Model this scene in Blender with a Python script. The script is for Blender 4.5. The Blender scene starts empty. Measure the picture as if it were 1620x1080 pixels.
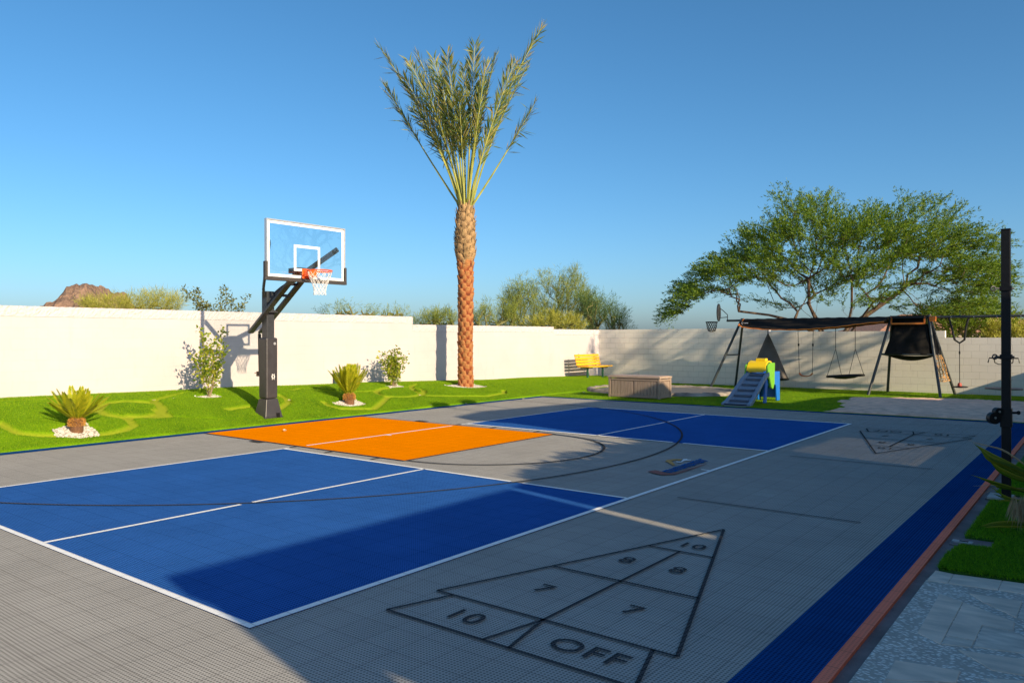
import bpy, bmesh, math, random
import numpy as np
from mathutils import Vector, Matrix
R = math.radians
scene = bpy.context.scene
COL = scene.collection
rnd = random.Random(7)
rng = np.random.default_rng(7)

# ------------------------------------------------------------------ camera
cam_d = bpy.data.cameras.new('camera'); cam = bpy.data.objects.new('camera', cam_d); COL.objects.link(cam)
CAM = Vector((10.1037, -2.618, 1.7162)); YAW = 0.662; FPX = 1214.8922
cam.location = CAM
cam.rotation_euler = (Matrix.Rotation(YAW, 4, 'Z') @ Matrix.Rotation(R(90), 4, 'X') @ Matrix.Rotation(-0.0021, 4, 'Z')).to_euler()
cam_d.sensor_width = 36.0; cam_d.lens = 36.0 * FPX / 1620.0
cam_d.shift_y = -6.5024 / 1620.0
cam_d.clip_start = 0.05; cam_d.clip_end = 6000
scene.camera = cam
# ------------------------------------------------------------------ world, sun, exposure
SUN = Vector((1.0, -0.232, 0.393)).normalized()
EL = math.asin(SUN.z); AZ = math.atan2(SUN.x, SUN.y)
w = bpy.data.worlds.new('World'); scene.world = w; w.use_nodes = True
nt = w.node_tree; nt.nodes.clear()
sky = nt.nodes.new('ShaderNodeTexSky'); sky.sky_type = 'NISHITA'; sky.sun_disc = False
sky.sun_elevation = EL; sky.sun_rotation = AZ
sky.altitude = 300; sky.air_density = 0.85; sky.dust_density = 1.7; sky.ozone_density = 5.2
bg = nt.nodes.new('ShaderNodeBackground'); bg.inputs[1].default_value = 0.118
wo = nt.nodes.new('ShaderNodeOutputWorld')
hs = nt.nodes.new('ShaderNodeHueSaturation'); hs.inputs['Saturation'].default_value = 1.10; hs.inputs['Hue'].default_value = .489
nt.links.new(sky.outputs[0], hs.inputs['Color']); nt.links.new(hs.outputs[0], bg.inputs[0]); nt.links.new(bg.outputs[0], wo.inputs[0])
sd = bpy.data.lights.new('sun', 'SUN'); sd.energy = 5.0; sd.angle = R(0.5); sd.color = (1.0, 0.81, 0.53)
so = bpy.data.objects.new('sun', sd); COL.objects.link(so)
so.rotation_euler = (-SUN).to_track_quat('-Z', 'Y').to_euler()
scene.view_settings.view_transform = 'Standard'; scene.view_settings.look = 'None'
scene.view_settings.gamma = 1; scene.view_settings.exposure = 0.5

# ------------------------------------------------------------------ geometry helpers
F_ = Vector((-math.sin(YAW), math.cos(YAW), 0)); RT = Vector((math.cos(YAW), math.sin(YAW), 0))
def at(px, py, depth):
    """world point seen at a photo pixel, at a given distance along the view axis"""
    return CAM + (F_ + RT * ((px - 810) / FPX) + Vector((0, 0, 1)) * (-(py - 533.5) / FPX)) * depth
def onX(px, py, X):
    d = at(px, py, 1) - CAM; return CAM + d * ((X - CAM.x) / d.x)
def onY(px, py, Y):
    d = at(px, py, 1) - CAM; return CAM + d * ((Y - CAM.y) / d.y)
LWy = [-10, 2.7, 3.7, 5, 7.7, 10, 12, 13.4, 14.7, 16.2, 18.2, 20, 23.45]
LWz = [.62, .58, .56, .55, .52, .47, .43, .39, .34, .3, .27, .24, .14]
def HF(x, y):
    b = np.interp(y, LWy, LWz); t = np.clip((-3.08 - x) / 2.76, 0, 1)
    return b * np.sin(t * np.pi / 2)
def hit(px, py):
    d = at(px, py, 1) - CAM
    k = 4.0
    while k < 45:
        P = CAM + d * k
        if P.z <= float(HF(P.x, P.y)): return P
        k += .01
    return P
def fastmesh(name, verts, faces_n, idx, nper):
    me = bpy.data.meshes.new(name)
    me.vertices.add(len(verts)); me.vertices.foreach_set('co', np.asarray(verts, np.float32).ravel())
    me.loops.add(faces_n * nper); me.loops.foreach_set('vertex_index', np.asarray(idx, np.int32).ravel())
    me.polygons.add(faces_n)
    me.polygons.foreach_set('loop_start', np.arange(0, faces_n * nper, nper, dtype=np.int32))
    me.polygons.foreach_set('loop_total', np.full(faces_n, nper, np.int32))
    me.update(calc_edges=True); me.validate(verbose=False)
    return me
def link(name, me, mat=None, parent=None):
    o = bpy.data.objects.new(name, me); COL.objects.link(o)
    if mat is not None and me is not None:
        for m in (mat if isinstance(mat, (list, tuple)) else [mat]): me.materials.append(m)
    if parent is not None: o.parent = parent; o.matrix_parent_inverse = Matrix.Translation(-parent.location) if False else Matrix.Identity(4)
    return o
def tag(o, label=None, cat=None, group=None, kind=None):
    if label: o['label'] = label
    if cat: o['category'] = cat
    if group: o['group'] = group
    if kind: o['kind'] = kind
    return o
def thing(name, label, cat, loc=(0, 0, 0), group=None, rz=0):
    o = bpy.data.objects.new(name, None); COL.objects.link(o); o.empty_display_size = .2
    o.location = loc; o.rotation_euler = (0, 0, rz); tag(o, label, cat, group); return o

class MB:
    """collects solids, builds ONE mesh object. Coordinates are local to `org` (world coords minus org)."""
    def __init__(s, org=(0, 0, 0)):
        s.v = []; s.f = []; s.m = []; s.org = Vector(org); s.mi = 0
    def add(s, vs, fs):
        n = len(s.v); s.v += [Vector(q) - s.org for q in vs]; s.f += [[i + n for i in f] for f in fs]; s.m += [s.mi] * len(fs)
    def box(s, c, size, rot=None, taper=1.0):
        hx, hy, hz = [q / 2 for q in size]; vs = []
        for z, k in ((-hz, 1), (hz, taper)):
            for x, y in ((-hx, -hy), (hx, -hy), (hx, hy), (-hx, hy)): vs.append(Vector((x * k, y * k, z)))
        if rot is not None: vs = [rot @ q for q in vs]
        s.add([q + Vector(c) for q in vs], [[3, 2, 1, 0], [4, 5, 6, 7], [0, 1, 5, 4], [1, 2, 6, 5], [2, 3, 7, 6], [3, 0, 4, 7]])
    def bar(s, a, b, wd, hd, up=(0, 0, 1)):
        a = Vector(a); b = Vector(b); z = (b - a).normalized(); x = Vector(up).cross(z)
        if x.length < 1e-4: x = Vector((1, 0, 0)).cross(z)
        x.normalize(); y = z.cross(x)
        M = Matrix((x, y, z)).transposed()
        s.box((a + b) / 2, (wd, hd, (b - a).length), M)
    def tube(s, pts, r, n=8, cap=True, closed=False):
        pts = [Vector(p) for p in pts]; N = len(pts)
        rr = r if isinstance(r, (list, tuple)) else [r] * N
        prev = None; vs = []; fs = []
        for i, p in enumerate(pts):
            if closed: t = pts[(i + 1) % N] - pts[i - 1]
            else: t = pts[min(i + 1, N - 1)] - pts[max(i - 1, 0)]
            if t.length < 1e-9: t = Vector((0, 0, 1))
            t.normalize()
            if prev is None:
                x = t.cross(Vector((0, 0, 1)))
                if x.length < .1: x = t.cross(Vector((1, 0, 0)))
            else: x = prev - t * prev.dot(t)
            x.normalize(); prev = x; y = t.cross(x)
            for k in range(n):
                a = 2 * math.pi * k / n; vs.append(p + (x * math.cos(a) + y * math.sin(a)) * rr[i])
        for i in range(N if closed else N - 1):
            j = (i + 1) % N
            for k in range(n):
                k2 = (k + 1) % n; fs.append([i * n + k, i * n + k2, j * n + k2, j * n + k])
        if cap and not closed: fs.append(list(range(n))[::-1]); fs.append([(N - 1) * n + k for k in range(n)])
        s.add(vs, fs)
    def prism(s, poly, z0, z1, axis='z'):
        n = len(poly)
        def P(a, b, c):
            return (a, b, c) if axis == 'z' else ((a, c, b) if axis == 'y' else (c, a, b))
        vs = [P(a, b, z0) for a, b in poly] + [P(a, b, z1) for a, b in poly]
        s.add(vs, [list(range(n))[::-1], [n + i for i in range(n)]] + [[i, (i + 1) % n, n + (i + 1) % n, n + i] for i in range(n)])
    def lathe(s, c, prof, n=24, sx=1, sy=1):
        c = Vector(c); vs = []; fs = []
        for r, z in prof:
            for k in range(n):
                a = 2 * math.pi * k / n; vs.append(c + Vector((r * math.cos(a) * sx, r * math.sin(a) * sy, z)))
        for i in range(len(prof) - 1):
            for k in range(n):
                k2 = (k + 1) % n; fs.append([i * n + k, i * n + k2, (i + 1) * n + k2, (i + 1) * n + k])
        fs.append(list(range(n))[::-1]); fs.append([(len(prof) - 1) * n + k for k in range(n)])
        s.add(vs, fs)
    def build(s, name, mat, parent=None, smooth=False, bevel=0, loc=None, rm=False):
        me = bpy.data.meshes.new(name); me.from_pydata([tuple(v) for v in s.v], [], s.f)
        me.polygons.foreach_set('material_index', s.m)
        bm = bmesh.new(); bm.from_mesh(me); bmesh.ops.recalc_face_normals(bm, faces=bm.faces); bm.to_mesh(me); bm.free()
        o = link(name, me, mat, parent)
        if parent is None: o.location = s.org
        if smooth:
            me.polygons.foreach_set('use_smooth', [True] * len(me.polygons))
            me.set_sharp_from_angle(angle=R(38))
        if bevel:
            b = o.modifiers.new('bevel', 'BEVEL'); b.width = bevel; b.segments = 2; b.limit_method = 'ANGLE'; b.angle_limit = R(35)
        me.update(); return o

# ------------------------------------------------------------------ materials
def N(nt, t, **kw):
    n = nt.nodes.new(t)
    for k, v in kw.items():
        if k.startswith('i_'): n.inputs[k[2:].replace('_', ' ')].default_value = v
        else: setattr(n, k, v)
    return n
def base_mat(name):
    m = bpy.data.materials.new(name); m.use_nodes = True; nt = m.node_tree
    return m, nt, nt.nodes['Principled BSDF'], nt.nodes['Material Output']
def c4(c): return (c[0], c[1], c[2], 1)
def mat(name, col, rough=.6, metal=0, var=.12, scale=8, bump=.0, bscale=40, spec=.5, col2=None, stretch=None, trans=0):
    m, nt, b, out = base_mat(name); L = nt.links.new
    tc = N(nt, 'ShaderNodeTexCoord'); src = tc.outputs['Object']
    if stretch:
        mp = N(nt, 'ShaderNodeMapping'); mp.inputs['Scale'].default_value = stretch; L(src, mp.inputs[0]); src = mp.outputs[0]
    no = N(nt, 'ShaderNodeTexNoise'); no.inputs['Scale'].default_value = scale; no.inputs['Detail'].default_value = 6; L(src, no.inputs['Vector'])
    cr = N(nt, 'ShaderNodeValToRGB'); cr.color_ramp.elements[0].position = .3; cr.color_ramp.elements[1].position = .7
    c2 = col2 or tuple(q * (1 - var) for q in col); c1 = col if col2 else tuple(min(1, q * (1 + var)) for q in col)
    cr.color_ramp.elements[0].color = c4(c2); cr.color_ramp.elements[1].color = c4(c1)
    L(no.outputs['Fac'], cr.inputs[0]); L(cr.outputs[0], b.inputs['Base Color'])
    b.inputs['Roughness'].default_value = rough; b.inputs['Metallic'].default_value = metal; b.inputs['Specular IOR Level'].default_value = spec
    if bump:
        n2 = N(nt, 'ShaderNodeTexNoise'); n2.inputs['Scale'].default_value = bscale; n2.inputs['Detail'].default_value = 5; L(src, n2.inputs['Vector'])
        bp = N(nt, 'ShaderNodeBump'); bp.inputs['Strength'].default_value = 1; bp.inputs['Distance'].default_value = bump
        L(n2.outputs['Fac'], bp.inputs['Height']); L(bp.outputs[0], b.inputs['Normal'])
    return m
def leaf_mat(name, cols, rough=.5, trans=.35, tcol=None):
    """per-leaf random colour between several, thin translucent"""
    m, nt, b, out = base_mat(name); L = nt.links.new
    g = N(nt, 'ShaderNodeNewGeometry'); cr = N(nt, 'ShaderNodeValToRGB'); e = cr.color_ramp.elements
    while len(e) < len(cols): e.new(.5)
    for i, c in enumerate(cols): e[i].position = i / (len(cols) - 1); e[i].color = c4(c)
    L(g.outputs['Random Per Island'], cr.inputs[0]); L(cr.outputs[0], b.inputs['Base Color']); b.inputs['Roughness'].default_value = rough
    b.inputs['Specular IOR Level'].default_value = .35
    tr = N(nt, 'ShaderNodeBsdfTranslucent'); mx = N(nt, 'ShaderNodeMixShader'); mx.inputs[0].default_value = trans
    hs = N(nt, 'ShaderNodeHueSaturation'); hs.inputs['Value'].default_value = 1.5; hs.inputs['Saturation'].default_value = 1.1; hs.inputs['Hue'].default_value = .49
    L(cr.outputs[0], hs.inputs['Color']); L(hs.outputs[0], tr.inputs[0]); L(b.outputs[0], mx.inputs[1]); L(tr.outputs[0], mx.inputs[2]); L(mx.outputs[0], out.inputs[0])
    return m
def court_mat(name, col, hole=.66, dirt=.15, rough=.6, dustiness=.10):
    """interlocking open-grid plastic tile: 25 cm seams and a fine grid of dark holes"""
    m, nt, b, out = base_mat(name); L = nt.links.new
    g = N(nt, 'ShaderNodeNewGeometry'); sx = N(nt, 'ShaderNodeSeparateXYZ'); L(g.outputs['Position'], sx.inputs[0])
    def M(op, a, bb=None, cc=None):
        n = N(nt, 'ShaderNodeMath', operation=op)
        for i, q in enumerate((a, bb, cc)):
            if q is None: continue
            if isinstance(q, (int, float)): n.inputs[i].default_value = q
            else: L(q, n.inputs[i])
        return n.outputs[0]
    X, Y = sx.outputs[0], sx.outputs[1]
    P = .25 / 11
    u = M('MULTIPLY_ADD', M('SINE', M('MULTIPLY', X, 2 * math.pi / P)), .5, .5); v = M('MULTIPLY_ADD', M('SINE', M('MULTIPLY', Y, 2 * math.pi / P)), .5, .5)
    h = M('MULTIPLY', u, v)                                       # one opening per cell of the grid
    holes = N(nt, 'ShaderNodeMapRange'); holes.inputs[1].default_value = .20; holes.inputs[2].default_value = .48; L(h, holes.inputs[0])
    def seam(A, off):
        f = M('FRACT', M('MULTIPLY', M('ADD', A, off), 4.0))
        return M('LESS_THAN', M('ABSOLUTE', M('SUBTRACT', f, .5)), .011)
    sm = M('MAXIMUM', seam(X, .125), seam(Y, .08))
    fm = M('MAXIMUM', M('MULTIPLY', holes.outputs[0], hole), M('MULTIPLY', sm, .42))
    # tile to tile tone
    tc = N(nt, 'ShaderNodeTexWhiteNoise', noise_dimensions='2D')
    cx = N(nt, 'ShaderNodeCombineXYZ'); L(M('FLOOR', M('MULTIPLY', M('ADD', X, .0), 4)), cx.inputs[0]); L(M('FLOOR', M('MULTIPLY', M('ADD', Y, -.045), 4)), cx.inputs[1])
    L(cx.outputs[0], tc.inputs['Vector'])
    no = N(nt, 'ShaderNodeTexNoise'); no.inputs['Scale'].default_value = 1.3; no.inputs['Detail'].default_value = 7; no.inputs['Roughness'].default_value = .65; L(g.outputs['Position'], no.inputs['Vector'])
    tone = M('ADD', M('MULTIPLY', M('SUBTRACT', no.outputs['Fac'], .5), dirt * 3), M('MULTIPLY', M('SUBTRACT', tc.outputs['Value'], .5), .04))
    n2 = N(nt, 'ShaderNodeTexNoise'); n2.inputs['Scale'].default_value = 9; n2.inputs['Detail'].default_value = 8; n2.inputs['Roughness'].default_value = .7; L(g.outputs['Position'], n2.inputs['Vector'])
    dust = N(nt, 'ShaderNodeMapRange'); dust.inputs[1].default_value = .60; dust.inputs[2].default_value = .78; dust.inputs[4].default_value = dustiness; L(n2.outputs['Fac'], dust.inputs[0])
    val = M('MULTIPLY', M('ADD', tone, 1), M('SUBTRACT', 1, fm))
    rgb = N(nt, 'ShaderNodeVectorMath', operation='SCALE'); rgb.inputs[0].default_value = col; L(val, rgb.inputs['Scale'])
    dm = N(nt, 'ShaderNodeMix', data_type='RGBA'); L(dust.outputs[0], dm.inputs['Factor']); L(rgb.outputs[0], dm.inputs['A']); dm.inputs['B'].default_value = (.34, .31, .27, 1)
    L(dm.outputs['Result'], b.inputs['Base Color']); b.inputs['Roughness'].default_value = rough; b.inputs['Specular IOR Level'].default_value = .0
    bp = N(nt, 'ShaderNodeBump', invert=True); bp.inputs['Strength'].default_value = .6; bp.inputs['Distance'].default_value = .003
    L(fm, bp.inputs['Height']); L(bp.outputs[0], b.inputs['Normal'])
    return m
def block_mat(name, axis, col, off=0.0, zoff=0.0, mw=.0045, mdark=.95, bs=.35):
    """painted concrete block wall: running bond joints pressed in by bump and faintly darker"""
    m, nt, b, out = base_mat(name); L = nt.links.new
    g = N(nt, 'ShaderNodeNewGeometry'); sx = N(nt, 'ShaderNodeSeparateXYZ'); L(g.outputs['Position'], sx.inputs[0])
    cx = N(nt, 'ShaderNodeCombineXYZ')
    ad = N(nt, 'ShaderNodeMath', operation='ADD'); ad.inputs[1].default_value = off; L(sx.outputs[axis], ad.inputs[0]); L(ad.outputs[0], cx.inputs[0])
    az = N(nt, 'ShaderNodeMath', operation='ADD'); az.inputs[1].default_value = zoff; L(sx.outputs[2], az.inputs[0]); L(az.outputs[0], cx.inputs[1])
    br = N(nt, 'ShaderNodeTexBrick'); br.offset = .5; br.squash = 1; br.inputs['Scale'].default_value = 1
    br.inputs['Brick Width'].default_value = .4064; br.inputs['Row Height'].default_value = .2032; br.inputs['Mortar Size'].default_value = mw; br.inputs['Mortar Smooth'].default_value = .25
    br.inputs['Color1'].default_value = c4(col); br.inputs['Color2'].default_value = c4([q * .975 for q in col]); br.inputs['Mortar'].default_value = c4([q * mdark for q in col])
    L(cx.outputs[0], br.inputs['Vector'])
    no = N(nt, 'ShaderNodeTexNoise'); no.inputs['Scale'].default_value = .9; no.inputs['Detail'].default_value = 8; L(g.outputs['Position'], no.inputs['Vector'])
    mr = N(nt, 'ShaderNodeMapRange'); mr.inputs[1].default_value = .3; mr.inputs[2].default_value = .7; mr.inputs[3].default_value = .93; mr.inputs[4].default_value = 1.03; L(no.outputs['Fac'], mr.inputs[0])
    n4 = N(nt, 'ShaderNodeTexNoise'); n4.inputs['Scale'].default_value = 5; n4.inputs['Detail'].default_value = 9; n4.inputs['Roughness'].default_value = .7; mp4 = N(nt, 'ShaderNodeMapping'); mp4.inputs['Scale'].default_value = (1, 1, .3); L(g.outputs['Position'], mp4.inputs[0]); L(mp4.outputs[0], n4.inputs['Vector'])
    m4 = N(nt, 'ShaderNodeMapRange'); m4.inputs[1].default_value = .56; m4.inputs[2].default_value = .75; m4.inputs[3].default_value = 1; m4.inputs[4].default_value = .90; L(n4.outputs['Fac'], m4.inputs[0])
    m5 = N(nt, 'ShaderNodeMath', operation='MULTIPLY'); L(mr.outputs[0], m5.inputs[0]); L(m4.outputs[0], m5.inputs[1])
    sc = N(nt, 'ShaderNodeVectorMath', operation='SCALE'); L(br.outputs['Color'], sc.inputs[0]); L(m5.outputs[0], sc.inputs['Scale']); L(sc.outputs[0], b.inputs['Base Color'])
    n2 = N(nt, 'ShaderNodeTexNoise'); n2.inputs['Scale'].default_value = 60; n2.inputs['Detail'].default_value = 4; L(g.outputs['Position'], n2.inputs['Vector'])
    b1 = N(nt, 'ShaderNodeBump', invert=True); b1.inputs['Strength'].default_value = bs; b1.inputs['Distance'].default_value = .006; L(br.outputs['Fac'], b1.inputs['Height'])
    b2 = N(nt, 'ShaderNodeBump'); b2.inputs['Strength'].default_value = .5; b2.inputs['Distance'].default_value = .004; L(n2.outputs['Fac'], b2.inputs['Height']); L(b1.outputs[0], b2.inputs['Normal'])
    L(b2.outputs[0], b.inputs['Normal']); b.inputs['Roughness'].default_value = .85; b.inputs['Specular IOR Level'].default_value = .2
    return m
def grass_ground(name):
    m, nt, b, out = base_mat(name); L = nt.links.new
    at_ = N(nt, 'ShaderNodeAttribute', attribute_name='path')
    g = N(nt, 'ShaderNodeNewGeometry')
    no = N(nt, 'ShaderNodeTexNoise'); no.inputs['Scale'].default_value = 60; no.inputs['Detail'].default_value = 5; L(g.outputs['Position'], no.inputs['Vector'])
    n3 = N(nt, 'ShaderNodeTexNoise'); n3.inputs['Scale'].default_value = 1.2; n3.inputs['Detail'].default_value = 5; L(g.outputs['Position'], n3.inputs['Vector'])
    ad = N(nt, 'ShaderNodeMath', operation='ADD'); L(no.outputs['Fac'], ad.inputs[0]); L(n3.outputs['Fac'], ad.inputs[1])
    cr = N(nt, 'ShaderNodeValToRGB'); cr.color_ramp.elements[0].position = .38; cr.color_ramp.elements[1].position = .62
    hf = N(nt, 'ShaderNodeMath', operation='MULTIPLY'); hf.inputs[1].default_value = .5; L(ad.outputs[0], hf.inputs[0]); L(hf.outputs[0], cr.inputs[0])
    cr.color_ramp.elements[0].color = (.075, .18, .002, 1); cr.color_ramp.elements[1].color = (.19, .35, .003, 1)
    mx = N(nt, 'ShaderNodeMix', data_type='RGBA'); L(at_.outputs['Fac'], mx.inputs['Factor']); L(cr.outputs[0], mx.inputs['A']); mx.inputs['B'].default_value = (.30, .36, .018, 1)
    L(mx.outputs['Result'], b.inputs['Base Color']); b.inputs['Roughness'].default_value = .9; b.inputs['Specular IOR Level'].default_value = .1
    n2 = N(nt, 'ShaderNodeTexNoise'); n2.inputs['Scale'].default_value = 110; n2.inputs['Detail'].default_value = 3; L(g.outputs['Position'], n2.inputs['Vector'])
    bp = N(nt, 'ShaderNodeBump'); bp.inputs['Distance'].default_value = .015; L(n2.outputs['Fac'], bp.inputs['Height']); L(bp.outputs[0], b.inputs['Normal'])
    return m

GREY = court_mat('grey_court_tile', (.43, .41, .375), hole=.56)
BLUE = court_mat('blue_court_tile', (.036, .145, .46))
NAVY = court_mat('navy_court_tile', (.010, .075, .25))
ORNG = court_mat('orange_court_tile', (1.0, .265, .0), hole=.28, dirt=.04, dustiness=.0)
REDO = court_mat('terracotta_edge_tile', (1.0, .26, .16), hole=.2, dustiness=.03)
LWHT = court_mat('white_line_tile', (.92, .92, .90), hole=.10, dirt=.03, dustiness=.0)
LBLK = court_mat('dark_line_tile', (.085, .085, .088), hole=.7, dirt=.05, dustiness=.04)
CONC = mat('dark_concrete', (.20, .155, .15), .9, var=.3, scale=3, bump=.004)
WALLW = block_mat('cream_painted_block', 1, (.555, .50, .51), off=-.02, zoff=-.085)
WALLB = block_mat('back_wall_block', 0, (.82, .76, .68), off=.03, zoff=-.055, mw=.0075, mdark=.80, bs=.8)
M_BLK = mat('black_powder_coat', (.009, .009, .010), .45, var=.2, scale=20, spec=.25)
M_GRY = mat('charcoal_powder_coat', (.035, .037, .042), .4, var=.15, scale=15)
M_PAD = mat('charcoal_vinyl_pad', (.038, .036, .040), .42, var=.15, scale=6, bump=.004, bscale=9)
M_WHT = mat('white_enamel', (.80, .80, .80), .35, var=.04)
M_ALU = mat('satin_aluminium', (.62, .62, .62), .35, metal=.6, var=.06)
M_RIM = mat('orange_rim_enamel', (.85, .11, .012), .35, var=.08)
M_NET = mat('white_net_cord', (.78, .76, .72), .8)
M_STEEL = mat('galvanised_steel', (.45, .45, .46), .35, metal=.8)

# ------------------------------------------------------------------ terrain, court
def sheet(name, polys, z, m, parent=None, loc=(0, 0, 0)):
    me = bpy.data.meshes.new(name); vs = []; fs = []
    for p in polys:
        n = len(vs); vs += [(q[0], q[1], z) for q in p]; fs.append([n + i for i in range(len(p))])
    me.from_pydata(vs, [], fs); bm = bmesh.new(); bm.from_mesh(me); bmesh.ops.recalc_face_normals(bm, faces=bm.faces)
    for f in bm.faces:
        if f.normal.z < 0: f.normal_flip()
    bm.to_mesh(me); bm.free(); return link(name, me, m, parent)
def rect(x0, y0, x1, y1): return [(x0, y0), (x1, y0), (x1, y1), (x0, y1)]
def seg(a, b, t):
    a = Vector(a[:2]); b = Vector(b[:2]); d = (b - a).normalized(); n = Vector((-d.y, d.x)) * t / 2
    return [tuple(a - n), tuple(b - n), tuple(b + n), tuple(a + n)]

M_DES = mat('desert_soil', (.30, .21, .14), .95, var=.2, scale=.15, bump=.02, bscale=2)
def terrain():
    # one sheet to the horizon, with a low brown rise beyond the back wall on the right
    nx = 150
    g = np.concatenate([-np.geomspace(3500, 12, 60), np.linspace(-10, 60, 60), np.geomspace(62, 3500, 45)])
    X, Y = np.meshgrid(g, g, indexing='ij')
    Z = np.full(X.shape, -.08)
    far = np.clip((np.hypot(X, Y) - 60) / 500, 0, 1)
    Z += far * (np.sin(X * .013) * np.cos(Y * .011) * 1.0)
    r = np.exp(-(((X - 22) / 24) ** 2 + ((Y - 100) / 22) ** 2)); Z += 5.4 * r * (1 + .05 * np.sin(X * .4) + .04 * np.sin(Y * .7))
    n = len(g); V = np.stack([X.ravel(), Y.ravel(), Z.ravel()], 1)
    i, j = np.meshgrid(np.arange(n - 1), np.arange(n - 1), indexing='ij'); a = (i * n + j).ravel()
    idx = np.stack([a, a + n, a + n + 1, a + 1], 1)
    me = fastmesh('ground', V, len(idx), idx, 4); me.polygons.foreach_set('use_smooth', [True] * len(me.polygons))
    tag(link('ground', me, M_DES), kind='structure')
terrain()
X0, X1, Y0, Y1 = -3.0, 8.96, -2.1, 15.52
mb = MB((0, 0, 0)); mb.box(((X0 + X1) / 2, (Y0 + Y1) / 2, -.03), (X1 - X0, Y1 - Y0, .06))
court = mb.build('court_surface', GREY); tag(court, kind='structure')
Z1, Z2, Z3, Z4 = .004, .008, .012, .016
KY0, KY1, KX = 4.88, 8.53, 2.36
sheet('border_band', [rect(X0, Y0, X0 + .25, Y1 - .2), rect(X0, Y1 - .2, 8.60, Y1), rect(8.60, Y0, X1 - .02, Y1), rect(X0 + .25, Y0, 8.6, Y0 + .1)], Z1, NAVY, court)
sheet('pickleball_zone', [rect(0, 0, 6.096, 4.572), rect(0, 8.839, 6.096, 13.41)], Z1, BLUE, court)
sheet('orange_key', [rect(X0 + .25, KY0, KX, KY1)], Z1, ORNG, court)
# dark lines: key outline, free throw circle, three point arc, lane blocks, shuffleboard
dk = [seg((X0 + .25, KY0 - .015), (KX + .02, KY0 - .015), .03), seg((X0 + .25, KY1 + .015), (KX + .02, KY1 + .015), .03), seg((KX + .015, KY0), (KX + .015, KY1), .03)]
for s_ in (-1, 1):
    e = 6.705 + s_ * 1.825
    for x, l, t in ((-1.0, .13, .30), (.0, .16, .045), (.88, .17, .045), (1.9, .17, .045)):
        dk.append(rect(x - t / 2, min(e + s_ * .03, e + s_ * (l + .03)), x + t / 2, max(e + s_ * .03, e + s_ * (l + .03))))
def arc(cx, cy, r, a0, a1, t, n=72):
    out = []
    for i in range(n):
        p, q = a0 + (a1 - a0) * i / n, a0 + (a1 - a0) * (i + 1) / n
        out.append([(cx + (r - t / 2) * math.cos(p), cy + (r - t / 2) * math.sin(p)), (cx + (r + t / 2) * math.cos(p), cy + (r + t / 2) * math.sin(p)),
                    (cx + (r + t / 2) * math.cos(q), cy + (r + t / 2) * math.sin(q)), (cx + (r - t / 2) * math.cos(q), cy + (r - t / 2) * math.sin(q))])
    return out
dk += arc(KX + .03, 6.705, 1.79, -math.pi / 2, math.pi / 2, .042)
A3 = (-2.15, 6.72, 7.05)
dk += arc(A3[0], A3[1], A3[2], -1.68, 1.68, .034, 140)
sheet('dark_line', dk, Z3, LBLK, court)
# white lines, broken where a dark line crosses
wl = [rect(0, 0, 6.096, .05), rect(0, 13.33, 6.096, 13.41), rect(6.04, .05, 6.096, 13.33)]
for y0, y1 in ((.05, 4.68), (5.0, 8.42), (8.66, 13.36)): wl.append(rect(0, y0, .05, y1))
a3y = lambda x: math.sqrt(A3[2] ** 2 - (x - A3[0]) ** 2)
yc = A3[1] - a3y(3.05); wl += [rect(3.025, .05, 3.075, yc - .07), rect(3.025, yc + .07, 3.075, 4.572)]
yc = A3[1] + a3y(3.05); wl += [rect(3.025, 8.839, 3.075, yc - .07), rect(3.025, yc + .07, 3.075, 13.36)]
for ky, in ((4.572,), (8.839,)):
    xc = A3[0] + math.sqrt(A3[2] ** 2 - (ky - A3[1]) ** 2); wk = .025 if ky < 6 else .036
    wl += [rect(.05, ky - wk, xc - .09, ky + wk), rect(xc + .09, ky - wk, 6.04, ky + wk)]
wl += [rect(5.93, 6.68, 6.046, 6.73), rect(.05, 6.66, .17, 6.71)]
sheet('white_line', wl, Z2, LWHT, court)
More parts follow.
